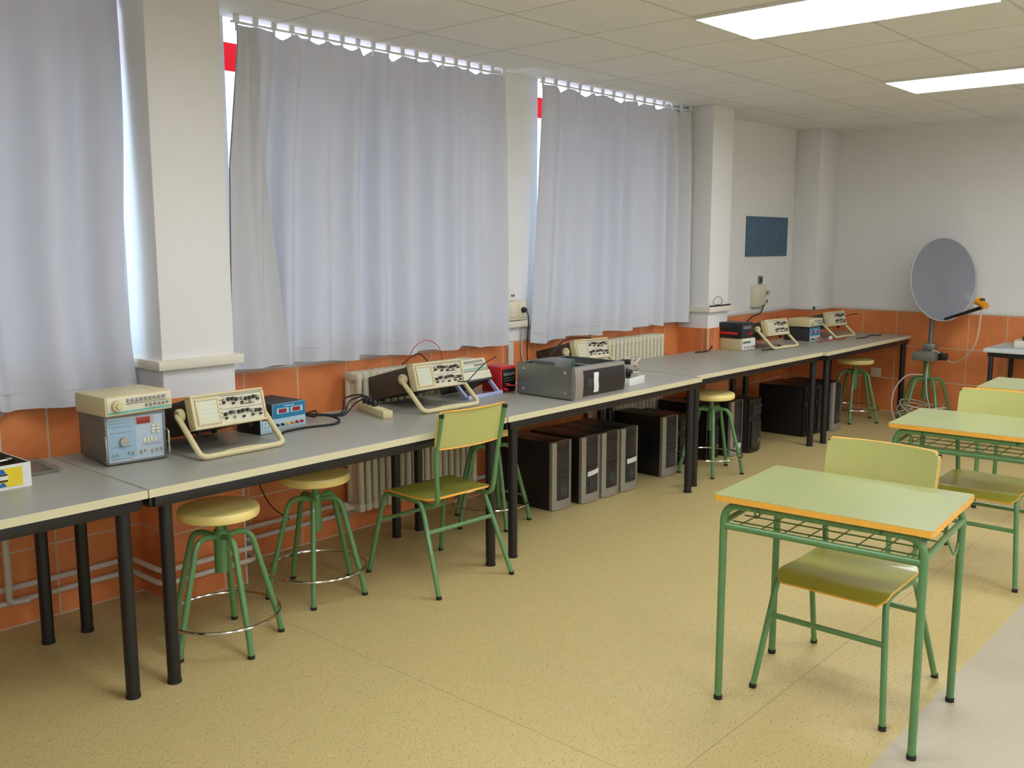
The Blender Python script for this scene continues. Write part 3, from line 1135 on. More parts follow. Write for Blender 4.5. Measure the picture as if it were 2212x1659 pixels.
# ------------------------------------------------------------------ function generators
def make_generator(w=0.285, h=0.078, d=0.235):
    t = thing('function_generator', 'x', 'test instrument')
    hw = w / 2
    cs = obj('case', MB().box(-hw, hw, 0.0, d, 0.0, h, 0.006), M['cream_plastic'], t)
    pn = obj('front_panel', MB().box(-hw + 0.008, hw - 0.008, -0.003, 0.004, 0.006, h - 0.006, 0.001), M['cream_panel'], t)
    obj('stripe', MB().box(-hw + 0.010, hw - 0.010, -0.0042, -0.002, 0.010, 0.017), M['teal'], pn)
    mb = MB().lathe([(0, 0), (0.023, 0), (0.021, 0.016), (0.012, 0.017), (0.010, 0.026), (0, 0.027)], 28, T=Matrix.Translation((-hw + 0.045, -0.003, h * 0.52)) @ Matrix.Rotation(R(90), 4, 'X'))
    obj('dial', mb, M['cream_plastic'], pn)
    for k in range(9):
        x = -hw + 0.088 + k * 0.019
        obj('button', MB().box(x, x + 0.013, -0.011, -0.002, h - 0.028, h - 0.014, 0.001), M['knob_grey'], pn)
    mb = MB().box(-hw + 0.082, hw - 0.014, -0.0042, -0.002, h - 0.0365, h - 0.0350)
    obj('lettering', mb, M['dark_mark'], pn)
    for k in range(6):
        x = hw - 0.115 + k * 0.018
        TT = Matrix.Translation((x, -0.003, 0.032)) @ Matrix.Rotation(R(90), 4, 'X')
        obj('knob', MB().lathe([(0, 0), (0.0055, 0), (0.005, 0.013), (0, 0.014)], 12, T=TT), M['knob_grey'], pn)
    return t


# bluish cube instrument with the red display; its own case
t = thing('bench_multimeter', 'tall grey instrument with a pale blue front and red display, under the cream generator', 'test instrument', (0.19, -0.592, TZ), R(-6))
hw, CH = 0.118, 0.200
obj('case', MB().box(-hw, hw, 0.006, 0.30, 0.006, CH, 0.004), M['grey_case'], t)
for x in (-0.09, 0.09):
    for y in (0.03, 0.27):
        obj('foot', MB().cyl((x, y, 0), (x, y, 0.008), 0.010, n=12), M['rubber'], t)
mb = MB()
mb.box(-hw - 0.002, -hw + 0.008, -0.004, 0.012, 0.004, CH, 0.002).box(hw - 0.008, hw + 0.002, -0.004, 0.012, 0.004, CH, 0.002)
mb.box(-hw, hw, -0.004, 0.012, 0.004, 0.014, 0.002).box(-hw, hw, -0.004, 0.012, CH - 0.010, CH, 0.002)
obj('front_frame', mb, M['grey_metal'], t)
pn = obj('front_panel', MB().box(-hw + 0.008, hw - 0.008, 0.0, 0.008, 0.014, CH - 0.010), M['bluegrey_panel'], t)
obj('red_display', MB().box(0.005, 0.058, -0.003, 0.001, CH - 0.044, CH - 0.018, 0.001), M['red_display'], pn)
obj('display_surround', MB().box(-0.004, 0.072, -0.0014, 0.001, CH - 0.047, CH - 0.015), M['knob_grey'], pn)
obj('print_zone', MB().box(-hw + 0.014, 0.0, -0.0008, 0.001, 0.026, CH - 0.02).box(-hw + 0.014, 0.0, -0.0012, 0.001, 0.026, 0.062), M['blue_zone'], pn)
mb = MB().lathe([(0, 0), (0.019, 0), (0.018, 0.014), (0, 0.016)], 24, T=Matrix.Translation((-0.048, 0, 0.092)) @ Matrix.Rotation(R(90), 4, 'X'))
obj('dial', mb, M['knob_grey'], pn)
for k in range(6):
    obj('key', MB().box(0.062 + 0.018 * (k % 2), 0.076 + 0.018 * (k % 2), -0.005, 0.001, 0.112 + 0.013 * (k // 2), 0.121 + 0.013 * (k // 2), 0.001), M['cream_panel'], pn)
for k in range(4):
    obj('key', MB().box(0.028 + 0.014 * k, 0.039 + 0.014 * k, -0.004, 0.001, 0.078, 0.096, 0.001), M['cream_panel'], pn)
for k, x in enumerate((-0.09, -0.075, -0.03, -0.015, 0.018, 0.034, 0.062, 0.082, 0.100)):
    TT = Matrix.Translation((x, 0, 0.042 + 0.002 * (k % 3))) @ Matrix.Rotation(R(90), 4, 'X')
    obj('jack', MB().lathe([(0, 0), (0.005, 0), (0.005, 0.009), (0.003, 0.010), (0, 0.010)], 10, T=TT), M['knob_grey'], pn)
mb = MB()
for z in (0.165, 0.152, 0.128, 0.070, 0.022):
    mb.box(-0.10, -0.02, -0.0016, 0.0, z, z + 0.0016)
mb.box(0.02, 0.10, -0.0016, 0.0, 0.068, 0.0696)
obj('lettering', mb, M['grey_mark'], pn)
for s in (-1, 1):
    mb = MB().tube(fillet([(s * (hw + 0.006), 0.0, 0.022), (s * (hw + 0.006), -0.022, 0.022), (s * (hw + 0.006), -0.022, 0.12), (s * (hw + 0.006), 0.0, 0.12)], 0.012, 4), 0.004, 8)
    obj('side_handle', mb, M['chrome'], t)

g1 = make_generator()
g1.location = (0.202, -0.612, TZ + CH + 0.001)
g1.rotation_euler.z = R(2.5)
g1['label'] = 'cream function generator with a teal stripe on top of the blue-fronted instrument'
g1['group'] = 'cream signal instruments'
g3 = dup(g1, (6.55, -0.59, TZ + 0.128), R(-2), 'cream signal generator on the blue-fronted supply between the two far oscilloscopes', scale=0.9)


# ------------------------------------------------------------------ blue bench power supply
def make_supply(w=0.195, h=0.118, d=0.25):
    t = thing('power_supply', 'x', 'power supply')
    hw = w / 2
    obj('case', MB().box(-hw, hw, 0.004, d, 0.0, h, 0.003), M['dark_case'], t)
    pn = obj('front_panel', MB().box(-hw, hw, -0.001, 0.005, 0.0, h, 0.001), M['lightblue'], t)
    obj('blue_zone', MB().box(-hw + 0.001, hw - 0.001, -0.0022, 0.0, h * 0.42, h - 0.001), M['blue'], pn)
    for x in (-0.07, 0.012):
        obj('display_surround', MB().box(x - 0.004, x + 0.066, -0.0034, 0.0, h * 0.60, h * 0.82), M['lightblue'], pn)
        obj('red_display', MB().box(x + 0.006, x + 0.052, -0.0046, 0.0, h * 0.63, h * 0.79), M['red_display'], pn)
    for k in range(6):
        x = -hw + 0.022 + k * 0.029
        m = (M['knob_dark'], M['knob_dark'], M['yellow'], M['orange'], M['red'], M['red'])[k]
        TT = Matrix.Translation((x, -0.001, 0.020)) @ Matrix.Rotation(R(90), 4, 'X')
        obj('terminal', MB().lathe([(0, 0), (0.0065, 0), (0.006, 0.014), (0.003, 0.018), (0, 0.018)], 12, T=TT), m, pn)
    mb = MB()
    for k in range(6):
        mb.box(-hw + 0.018 + k * 0.029, -hw + 0.030 + k * 0.029, -0.0022, 0.0, 0.036, 0.038)
    mb.box(-0.03, 0.03, -0.0034, -0.001, h - 0.014, h - 0.011)
    obj('lettering', mb, M['white_card'], pn)
    return t


p1 = make_supply()
p1.location = (1.035, -0.425, TZ)
p1.rotation_euler.z = R(4)
p1['label'] = 'blue and white power supply with two red displays behind the oscilloscope'
p1['group'] = 'blue bench power supplies'
dup(p1, (6.545, -0.585, TZ), R(-2), 'blue-fronted black power supply under the cream generator, between the far oscilloscopes')

# small black box with a keypad face
t = thing('keypad_meter', 'small black box with a pale blue keypad face, under the oscilloscope handle', 'test instrument', (0.855, -0.50, TZ), R(8))
obj('case', MB().box(-0.034, 0.034, 0.004, 0.16, 0.0, 0.082, 0.004), M['black_plastic'], t)
pn = obj('front_panel', MB().box(-0.033, 0.033, -0.001, 0.005, 0.003, 0.080, 0.002), M['lightblue'], t)
obj('red_display', MB().box(-0.026, 0.010, -0.003, 0.0, 0.064, 0.076), M['red_display'], pn)
for k in range(9):
    x, z = -0.026 + 0.018 * (k % 3), 0.010 + 0.017 * (k // 3)
    obj('key', MB().box(x, x + 0.014, -0.004, 0.0, z, z + 0.011, 0.001), M['bluegrey_panel'], pn)

# ------------------------------------------------------------------ tray of tools at the very end of the bench
t = thing('parts_box', 'open white and yellow printed cardboard box of tools on the first bench', 'box', (-0.415, -0.655, TZ), R(1))
hx, hd, bh, th = 0.175, 0.21, 0.088, 0.004
mb = MB()
mb.box(-hx, hx, 0, 2 * hd, 0.0, th)
mb.box(-hx, -hx + th, 0, 2 * hd, th, bh).box(hx - th, hx, 0, 2 * hd, th, bh)
mb.box(-hx + th, hx - th, 0, th, th, bh).box(-hx + th, hx - th, 2 * hd - th, 2 * hd, th, bh)
o = obj('carton', mb, [M['white_card'], M['card_inside']], t, smooth=0)
for p in o.data.polygons:
    c = p.center
    if (abs(c.x) < hx - 0.002 and 0.002 < c.y < 2 * hd - 0.002 and c.z > 0.002 and abs(p.normal.z) < 0.5) or (p.normal.z > 0.5 and c.z < 0.02):
        p.material_index = 1
obj('yellow_print', MB().box(-hx + 0.005, hx - 0.030, -0.0008, 0.0004, 0.010, bh - 0.010), M['yellow'], t)
mb = MB()
for x in (0.062,):
    for z0, z1, m_ in ((0.058, 0.076, 0), (0.012, 0.028, 0)):
        mb.prism([(x, z0), (x + 0.028, z0), (x + 0.014 + 0.004, z1), (x + 0.010, z1)], -0.0018, -0.0004, 'y')
obj('blue_mark', mb, M['blue_print'], t)
mb = MB()
mb.box(0.052, 0.094, -0.0018, -0.0004, 0.052, 0.057).box(0.052, 0.094, -0.0018, -0.0004, 0.030, 0.036)
for k in range(7):
    mb.box(-0.02 + 0.009 * k, -0.014 + 0.009 * k, -0.0018, -0.0004, 0.016, 0.026)
obj('lettering', mb, M['dark_mark'], t)
obj('mark_ground', MB().box(0.050, 0.096, -0.0014, -0.0004, 0.038, 0.051), M['white_card'], t)

for k, (x, y, z, L, a, lab) in enumerate((
        (-0.36, -0.44, 0.072, 0.20, 12, 'chrome tool lying uppermost across the yellow printed box'),
        (-0.33, -0.52, 0.058, 0.16, 4, 'chrome jack with a knurled end in the yellow printed box'))):
    t = thing('hand_tool', lab, 'tool', (x, y, TZ + z), R(a), 'chrome tools in the printed box')
    mb = MB().tube([(-L / 2, 0, 0.012), (L * 0.1, 0, 0.016), (L / 2 - 0.02, 0, 0.018), (L / 2 - 0.018, 0, 0.018), (L / 2, 0, 0.018)], [0.006, 0.007, 0.007, 0.010, 0.0085], 10)
    obj('shaft', mb, M['chrome'], t)
    mb = MB().tube([(-L / 2 - 0.06, 0, 0.006), (-L / 2 + 0.01, 0, 0.012)], 0.010, 10)
    obj('grip', mb, M['black_plastic'], t)
# dark bundle inside the box
pts = []
for k in range(40):
    a = k * 0.9
    pts.append((-0.43 + 0.11 * math.cos(a) * (0.6 + 0.4 * math.sin(k * 0.7)), -0.46 + 0.10 * math.sin(a) * (0.7 + 0.3 * math.cos(k * 1.3)), TZ + 0.016 + 0.0011 * k))
cable('cable_coil', 'tangled black leads lying inside the yellow printed box', pts, M['cable_black'], 0.0055, sub=4)
t = thing('plastic_tray', 'shallow clear plastic tray beside the yellow printed box', 'tray', (-0.150, -0.42, TZ), R(-3))
mb = MB()
mb.box(-0.07, 0.07, -0.10, 0.16, 0.0, 0.003)
mb.box(-0.07, 0.07, -0.10, -0.097, 0.003, 0.016).box(-0.07, 0.07, 0.157, 0.16, 0.003, 0.016)
mb.box(-0.07, -0.067, -0.097, 0.157, 0.003, 0.016).box(0.067, 0.07, -0.097, 0.157, 0.003, 0.016)
obj('tray', mb, M['clear'], t, smooth=0)
mb = MB()
mb.box(-0.077, 0.077, -0.108, -0.10, 0.014, 0.0165).box(-0.077, 0.077, 0.16, 0.168, 0.014, 0.0165).box(-0.077, -0.07, -0.10, 0.16, 0.014, 0.0165).box(0.07, 0.077, -0.10, 0.16, 0.014, 0.0165)
obj('rim', mb, M['clear'], t, smooth=0)

# ------------------------------------------------------------------ power strip and its plugs
t = thing('power_strip', 'cream power strip with black plugs lying on the bench before the second oscilloscope', 'power strip', (1.53, -0.46, TZ), R(-16))
obj('body', MB().box(-0.027, 0.027, -0.165, 0.165, 0.0, 0.040, 0.005), M['cream_plastic'], t)
for k in range(4):
    y = -0.06 + 0.055 * k
    obj('socket', MB().lathe([(0, 0.0405), (0.017, 0.0405), (0.018, 0.0412), (0.019, 0.040)], 18, T=Matrix.Translation((0, y, 0))), M['socket'], t)
for k in range(3):
    y = -0.005 + 0.055 * k
    p = thing('plug', 'black plug pushed into the cream power strip', 'plug', (1.53 + math.sin(R(16)) * y, -0.46 + math.cos(R(16)) * y, TZ + 0.0415), R(-16), 'black plugs in the power strip')
    obj('body', MB().lathe([(0, 0), (0.017, 0), (0.017, 0.018), (0.010, 0.030), (0, 0.031)], 16), M['black_plastic'], p)
    obj('cord', MB().tube(smooth_path([(0, 0, 0.028), (-0.03, 0.01, 0.045), (-0.09, 0.03 + 0.02 * k, 0.02), (-0.16, 0.02 - 0.03 * k, -0.034), (-0.24 - 0.03 * k, 0.05, -0.036)], 6), 0.0042, 6), M['cable_black'], p)
cable('cable', 'tangle of black leads on the bench behind the power strip', [(1.19, -0.33, TZ + 0.006), (1.23, -0.27, TZ + 0.012), (1.28, -0.30, TZ + 0.03), (1.24, -0.35, TZ + 0.012), (1.20, -0.29, TZ + 0.024), (1.27, -0.26, TZ + 0.010)], M['cable_black'], 0.0045)
cable('cable', 'black lead looping round the blue power supply', [(1.16, -0.40, TZ + 0.035), (1.24, -0.44, TZ + 0.03), (1.27, -0.50, TZ + 0.012), (1.20, -0.55, TZ + 0.006), (1.06, -0.52, TZ + 0.006), (0.94, -0.53, TZ + 0.006), (0.90, -0.56, TZ + 0.006)], M['cable_black'], 0.006)

# leads arching over the second oscilloscope
cable('cable', 'red lead arching over the second oscilloscope', [(1.84, -0.36, TZ + 0.20), (1.90, -0.36, TZ + 0.30), (2.00, -0.36, TZ + 0.335), (2.09, -0.36, TZ + 0.29), (2.12, -0.36, TZ + 0.20)], M['cable_red'], 0.0022)
cable('cable', 'black lead lying along the top of the second oscilloscope', [(1.84, -0.33, TZ + 0.212), (1.90, -0.33, TZ + 0.245), (1.97, -0.33, TZ + 0.262), (2.03, -0.33, TZ + 0.215)], M['cable_black'], 0.0035)
cable('cable', 'black lead plugged low on the second oscilloscope front', [(1.99, -0.565, TZ + 0.135), (2.03, -0.63, TZ + 0.130), (2.12, -0.60, TZ + 0.155), (2.25, -0.56, TZ + 0.20), (2.38, -0.53, TZ + 0.225)], M['cable_black'], 0.003)

# ------------------------------------------------------------------ generator on the propped grey instrument
t = thing('bench_counter', 'grey instrument with a black underside propped on a lavender handle', 'test instrument', (2.29, -0.47, TZ), R(2))
tl = R(27)
T = Matrix.Translation((0, 0, 0.094)) @ Matrix.Rotation(-tl, 4, 'X')
obj('case', MB().box(-0.13, 0.13, 0.0, 0.19, 0.0, 0.058, 0.004, T=T), M['grey_metal'], t)
obj('underside', MB().box(-0.128, 0.128, 0.004, 0.186, -0.004, 0.002, T=T), M['black_plastic'], t)
obj('front_panel', MB().box(-0.122, 0.122, -0.004, 0.004, 0.005, 0.053, 0.001, T=T), M['cream_panel'], t)
hb = T @ Vector((0, 0.05, 0.03))
mb = MB()
for s in (-1, 1):
    mb.prism([(hb.y - 0.012, hb.z), (hb.y + 0.014, hb.z), (-0.028, 0.0), (-0.060, 0.0)], s * 0.132, s * 0.148, 'x')
mb.box(-0.148, 0.148, -0.062, -0.050, 0.0, 0.024, 0.003)
obj('handle', mb, M['lavender'], t)
TT = Matrix.Translation((2.29, -0.47, TZ)) @ Matrix.Rotation(R(2), 4, 'Z') @ T
g2 = dup(g1, (0, 0, 0), 0, 'cream function generator with a teal stripe tipped back on the propped grey instrument')
mw = TT @ Matrix.Translation((0, 0.012, 0.060))
g2.location = mw.to_translation()
g2.rotation_euler = mw.to_euler()
g2.scale = (0.95, 0.76, 0.95)

# red and black charger
t = thing('battery_charger', 'small black power unit in a red frame, beside the open computer case', 'power supply', (2.525, -0.50, TZ), R(0))
obj('case', MB().box(-0.066, 0.066, 0.006, 0.16, 0.0, 0.152, 0.006), M['red'], t)
pn = obj('front_panel', MB().box(-0.056, 0.056, 0.0, 0.008, 0.008, 0.138, 0.008), M['black_plastic'], t)
obj('display', MB().box(-0.050, 0.050, -0.002, 0.001, 0.098, 0.116, 0.001), M['grey_mark'], pn)
mb = MB()
for z in (0.084, 0.070):
    mb.box(-0.040, 0.045, -0.0014, 0.001, z, z + 0.002)
obj('lettering', mb, M['knob_grey'], pn)
for k in range(2):
    TTk = Matrix.Translation((-0.045 + 0.018 * k, 0.0, 0.022 + 0.026 * k)) @ Matrix.Rotation(R(90), 4, 'X')
    obj('terminal', MB().lathe([(0, 0), (0.009, 0), (0.008, 0.022), (0.004, 0.028), (0, 0.028)], 14, T=TTk), M['red'], pn)
cable('cable', 'red lead from the red-framed power unit to the open computer case', [(2.48, -0.53, TZ + 0.048), (2.52, -0.565, TZ + 0.048), (2.56, -0.575, TZ + 0.06), (2.595, -0.555, TZ + 0.09), (2.605, -0.52, TZ + 0.12)], M['cable_red'], 0.0035)

# ------------------------------------------------------------------ open computer case lying on its side
t = thing('computer_case', 'open silver computer case lying on its flank on the bench, black front with paper label', 'computer', (2.745, -1.005, TZ), R(-1))
w2, hh, dd = 0.232, 0.182, 0.435
mb = MB()
s = 0.0025
mb.box(-w2, w2, 0.03, dd, 0.004, 0.004 + s)
mb.box(-w2, -w2 + s, 0.03, dd, 0.004, hh).box(w2 - s, w2, 0.03, dd, 0.004, hh)
mb.box(-w2, w2, dd - s, dd, 0.004, hh).box(-w2, w2, 0.03, 0.03 + s, 0.004, hh)
# folded rims round the open side
mb.box(-w2, -w2 + 0.016, 0.03, dd, hh - 0.002, hh).box(w2 - 0.016, w2, 0.03, dd, hh - 0.002, hh)
mb.box(-w2, w2, dd - 0.016, dd, hh - 0.002, hh).box(-w2, w2, 0.03, 0.058, hh - 0.002, hh)
obj('shell', mb, M['zinc'], t, smooth=0)
mb = MB().box(-0.175, 0.01, 0.20, 0.37, 0.07, 0.198, 0.003)
ps = obj('drive_cage', mb, M['grey_metal'], t)
mb = MB().box(-0.16, 0.0, 0.199, 0.2, 0.10, 0.155).box(-0.02, 0.005, 0.196, 0.199, 0.165, 0.19)
obj('connector', mb, M['pcb'], ps)
obj('crossbar', MB().box(0.03, 0.05, 0.04, dd - 0.01, 0.150, 0.170, 0.002), M['zinc'], t)
mb = MB()
for y in (0.08, 0.39):
    for z in (0.035, 0.150):
        mb.lathe([(0, 0.010), (0.007, 0.009), (0.010, 0.004), (0.012, 0)], 14, T=Matrix.Translation((-w2, y, z)) @ Matrix.Rotation(R(-90), 4, 'Y'))
obj('side_foot', mb, M['silver_plastic'], t)
# bowed silver bezel, black front and paper label
def bow2(h0, h1, y_edge, bulge, n=10):
    return [(y_edge - bulge * (1 - (2.0 * k / n - 1) ** 2), h0 + (h1 - h0) * k / n) for k in range(n + 1)]
poly = [(0.031, 0.0)] + bow2(0.0, hh, 0.010, 0.010) + [(0.031, hh)]
bz = obj('bezel', MB().prism(poly, -w2, w2, 'x'), M['silver_plastic'], t, smooth=20)
zs = [0.018 + (hh - 0.036) * k / 8 for k in range(9)]
yf2 = lambda z: 0.010 - 0.010 * (1 - (2 * z / hh - 1) ** 2)
poly = [(yf2(z) - 0.003, z) for z in zs] + [(yf2(z) + 0.004, z) for z in reversed(zs)]
pn = obj('front_panel', MB().prism(poly, -w2 + 0.070, w2 - 0.010, 'x'), M['panel_black'], t, smooth=20)
grid = []
for k in range(9):
    z = 0.034 + 0.112 * k / 8
    grid.append([(-0.075 + 0.002 * math.sin(k), yf2(z) - 0.0045, z), (-0.032 + 0.003 * math.sin(k), yf2(z) - 0.0045, z)])
lb = obj('paper_label', MB().sheet(grid, 0.0008), M['white_card'], pn)
lb['label'] = 'white paper label'
mb = MB()
Y = yf2(hh / 2) - 0.0045
for cz, cx, rr in ((0.082, -0.118, 0.010), (0.106, -0.118, 0.010), (0.084, -0.096, 0.008), (0.104, -0.096, 0.008)):
    mb.tube([(cx + rr * math.cos(2 * PI * j / 18), Y, cz + rr * math.sin(2 * PI * j / 18)) for j in range(18)], 0.0012, 5, closed=True)
obj('emblem', mb, M['grey_mark'], pn)

# clear wrapped coil of leads standing at the side of the case
t = thing('parts_tray', 'white tray heaped with black connectors and clear tubing beside the open computer case', 'tray', (3.275, -0.80, TZ), R(6))
mb = MB()
mb.box(-0.10, 0.10, -0.085, 0.085, 0, 0.004)
mb.box(-0.10, 0.10, -0.085, -0.080, 0.004, 0.046, 0.001).box(-0.10, 0.10, 0.080, 0.085, 0.004, 0.046, 0.001)
mb.box(-0.10, -0.095, -0.080, 0.080, 0.004, 0.046, 0.001).box(0.095, 0.10, -0.080, 0.080, 0.004, 0.046, 0.001)
obj('tray', mb, M['white_card'], t)
rnd = random.Random(3)
for k in range(9):
    x, y, z, a = rnd.uniform(-0.050, 0.0), rnd.uniform(-0.034, 0.034), 0.020 + 0.0135 * k, rnd.uniform(0, 180)
    c = tag(obj('connector', MB().box(-0.030, 0.030, -0.017, 0.017, -0.013, 0.013, 0.003).cyl((0.030, 0, 0), (0.042, 0, 0), 0.007, n=10), M['black_plastic'] if k % 3 else M['brown_case']),
            'small dark connector heaped in the white tray', 'connector', 'dark connectors in the white tray')
    c.location = (3.275 + x, -0.80 + y, TZ + z + 0.006)
    c.rotation_euler = (R(rnd.uniform(-25, 25)), R(rnd.uniform(-25, 25)), R(a))
pts = []
for k in range(26):
    a = k * 0.75
    pts.append((3.335 + 0.050 * math.cos(a), -0.80 + 0.05 * math.sin(a), TZ + 0.045 + 0.10 * (0.5 + 0.5 * math.sin(a * 0.63)) + 0.0008 * k))
cable('clear_tubing', 'coil of clear and white tubing on the heaped white tray', pts, M['cable_white'], 0.0055, 'tubing', sub=4)
cable('cable', 'red wire in the heaped white tray', [(3.30, -0.86, TZ + 0.10), (3.34, -0.83, TZ + 0.115), (3.37, -0.79, TZ + 0.105)], M['cable_red'], 0.003)
# leads of the oscilloscope behind the case
cable('cable', 'black lead draped over the oscilloscope behind the open case', [(3.00, -0.38, TZ + 0.02), (3.13, -0.30, TZ + 0.12), (3.29, -0.29, TZ + 0.225), (3.46, -0.30, TZ + 0.238), (3.60, -0.30, TZ + 0.222)], M['cable_black'], 0.005)
cable('cable', 'thin red lead behind the open computer case', [(2.98, -0.46, TZ + 0.012), (3.08, -0.44, TZ + 0.05), (3.16, -0.43, TZ + 0.12)], M['cable_red'], 0.003)

# ------------------------------------------------------------------ far boxes
t = thing('signal_box', 'long cream instrument under the black box, below the far pillar', 'test instrument', (5.465, -0.50, TZ), R(-4))
obj('case', MB().box(-0.10, 0.10, 0.004, 0.25, 0.0, 0.098, 0.004), M['cream_plastic'], t)
pn = obj('front_panel', MB().box(-0.095, 0.095, -0.002, 0.006, 0.005, 0.093, 0.001), M['white_card'], t)
mb = MB().box(-0.09, 0.02, -0.004, 0.0, 0.058, 0.076)
obj('display', mb, M['grey_mark'], pn)
for k in range(4):
    obj('knob', MB().lathe([(0, 0), (0.008, 0), (0.007, 0.012), (0, 0.013)], 12, T=Matrix.Translation((-0.07 + 0.045 * k, -0.002, 0.028)) @ Matrix.Rotation(R(90), 4, 'X')), M['red'] if k == 3 else M['knob_grey'], pn)
t = thing('power_supply', 'black box on top of the long cream instrument by the far pillar', 'power supply', (5.455, -0.49, TZ + 0.099), R(-3))
obj('case', MB().box(-0.10, 0.10, 0.004, 0.23, 0.0, 0.125, 0.004), M['black_plastic'], t)
pn = obj('front_panel', MB().box(-0.094, 0.094, -0.002, 0.006, 0.006, 0.119, 0.002), M['panel_black'], t)
obj('display', MB().box(-0.07, 0.05, -0.004, 0.0, 0.075, 0.100), M['grey_mark'], pn)
for k in range(3):
    obj('terminal', MB().lathe([(0, 0), (0.008, 0), (0.007, 0.016), (0, 0.018)], 12, T=Matrix.Translation((0.01 + 0.03 * k, -0.002, 0.035)) @ Matrix.Rotation(R(90), 4, 'X')), M['red'] if k < 2 else M['knob_dark'], pn)
obj('side_grip', MB().box(-0.106, -0.099, 0.03, 0.20, 0.03, 0.05, 0.002), M['red'], t)
cable('cable', 'black mains lead trailing from the long cream instrument', [(5.40, -0.235, TZ + 0.05), (5.32, -0.24, TZ + 0.06), (5.22, -0.30, TZ + 0.03), (5.12, -0.31, TZ + 0.006), (5.0, -0.28, TZ + 0.006)], M['cable_black'], 0.005)
cable('cable', 'black lead sweeping up over the oscilloscope below the blue board', [(5.66, -0.36, TZ + 0.20), (5.90, -0.30, TZ + 0.24), (6.20, -0.22, TZ + 0.25), (6.6, -0.05, TZ + 0.29), (6.72, -0.025, TZ + 0.33)], M['cable_black'], 0.007)
cable('cable', 'black lead lying under the handle of the oscilloscope below the blue board', [(5.50, -0.60, TZ + 0.005), (5.70, -0.64, TZ + 0.006), (5.86, -0.60, TZ + 0.006), (5.95, -0.52, TZ + 0.005)], M['cable_black'], 0.005)
cable('cable', 'red lead across the far bench before the last oscilloscope', [(6.42, -0.66, TZ + 0.005), (6.65, -0.68, TZ + 0.005), (6.85, -0.72, TZ + 0.005), (7.08, -0.66, TZ + 0.005), (7.2, -0.62, TZ + 0.005)], M['cable_red'], 0.0045)
cable('cable', 'black lead trailing to the end of the far bench', [(6.95, -0.80, TZ + 0.005), (7.15, -0.82, TZ + 0.005), (7.3, -0.78, TZ + 0.005), (7.42, -0.84, TZ + 0.005), (7.55, -0.80, TZ + 0.005)], M['cable_black'], 0.0045)
cable('cable', 'black probe tip sticking out beside the last oscilloscope', [(7.18, -0.60, TZ + 0.19), (7.24, -0.63, TZ + 0.20), (7.32, -0.66, TZ + 0.205)], M['cable_black'], 0.004)
t = thing('test_probe', 'white round plug lying before the blue-fronted supply', 'probe', (6.70, -0.66, TZ + 0.019), R(0))
obj('tip', MB().lathe([(0, -0.018), (0.016, -0.016), (0.019, 0), (0.016, 0.016), (0, 0.018)], 16), M['white_card'], t)
cable('cable', 'black lead resting on the ledge of the far pillar', [(5.17, -0.298, LEDGE1 + 0.006), (5.25, -0.300, LEDGE1 + 0.006), (5.36, -0.298, LEDGE1 + 0.006), (5.50, -0.300, LEDGE1 + 0.008)], M['cable_black'], 0.006)
ring = [(5.30 + 0.07 * math.cos(2 * PI * j / 24), -0.297 + 0.006 * math.sin(4 * PI * j / 24), LEDGE1 + 0.047 + 0.034 * math.sin(2 * PI * j / 24)) for j in range(25)]
cable('cable', 'thin black loop of wire on the ledge of the far pillar', ring, M['cable_black'], 0.002, sub=2)


# ------------------------------------------------------------------ radiators and pipes
def make_radiator(n, z0=0.155, z1=0.925):
    t = thing('radiator', 'x', 'radiator')
    first = None
    for k in range(n):
        x = 0.05 * k
        if first is None:
            mb = MB()
            mb.tube(fillet([(0, -0.045, z0), (0, -0.045, z1)], 0.02, 3), 0.019, 10)
            mb.tube([(0, 0.045, z0), (0, 0.045, z1)], 0.019, 10)
            mb.box(-0.021, 0.021, -0.062, 0.062, z1 - 0.045, z1 + 0.004, 0.012)
            mb.box(-0.021, 0.021, -0.062, 0.062, z0 - 0.004, z0 + 0.045, 0.012)
            mb.box(-0.003, 0.003, -0.045, 0.045, z0, z1)
            first = obj('column', mb, M['radiator'], t, smooth=50)
        else:
            c = first.copy()
            COL.objects.link(c)
            c.parent = t
            c.location = (x, 0, 0)
    mb = MB()
    mb.cyl((-0.02, 0, z1 - 0.022), (0.05 * (n - 1) + 0.02, 0, z1 - 0.022), 0.022, n=16)
    mb.cyl((-0.02, 0, z0 + 0.022), (0.05 * (n - 1) + 0.02, 0, z0 + 0.022), 0.022, n=16)
    obj('header', mb, M['radiator'], t)
    return t


r1 = make_radiator(19)
r1.location = (1.685, -0.105, 0)
r1['label'] = 'cream column radiator behind the second oscilloscope and the green chair'
r1['group'] = 'cream radiators under the windows'
mb = MB().cyl((-0.06, 0, 0.177), (-0.02, 0, 0.177), 0.016, n=14).lathe([(0, 0), (0.024, 0.002), (0.026, 0.03), (0.018, 0.046), (0, 0.048)], 18, T=Matrix.Translation((-0.06, 0, 0.177)) @ Matrix.Rotation(R(-60), 4, 'Y'))
obj('valve', mb, M['radiator'], r1)
r2 = make_radiator(17)
r2.location = (3.905, -0.105, 0)
r2['label'] = 'cream column radiator behind the oscilloscope and the open computer case'
r2['group'] = 'cream radiators under the windows'
mb = MB().cyl((0.82, 0, 0.903), (0.855, 0, 0.903), 0.014, n=14).cyl((0.855, 0, 0.903), (0.875, 0, 0.903), 0.009, n=12)
obj('vent_plug', mb, M['radiator'], r2)

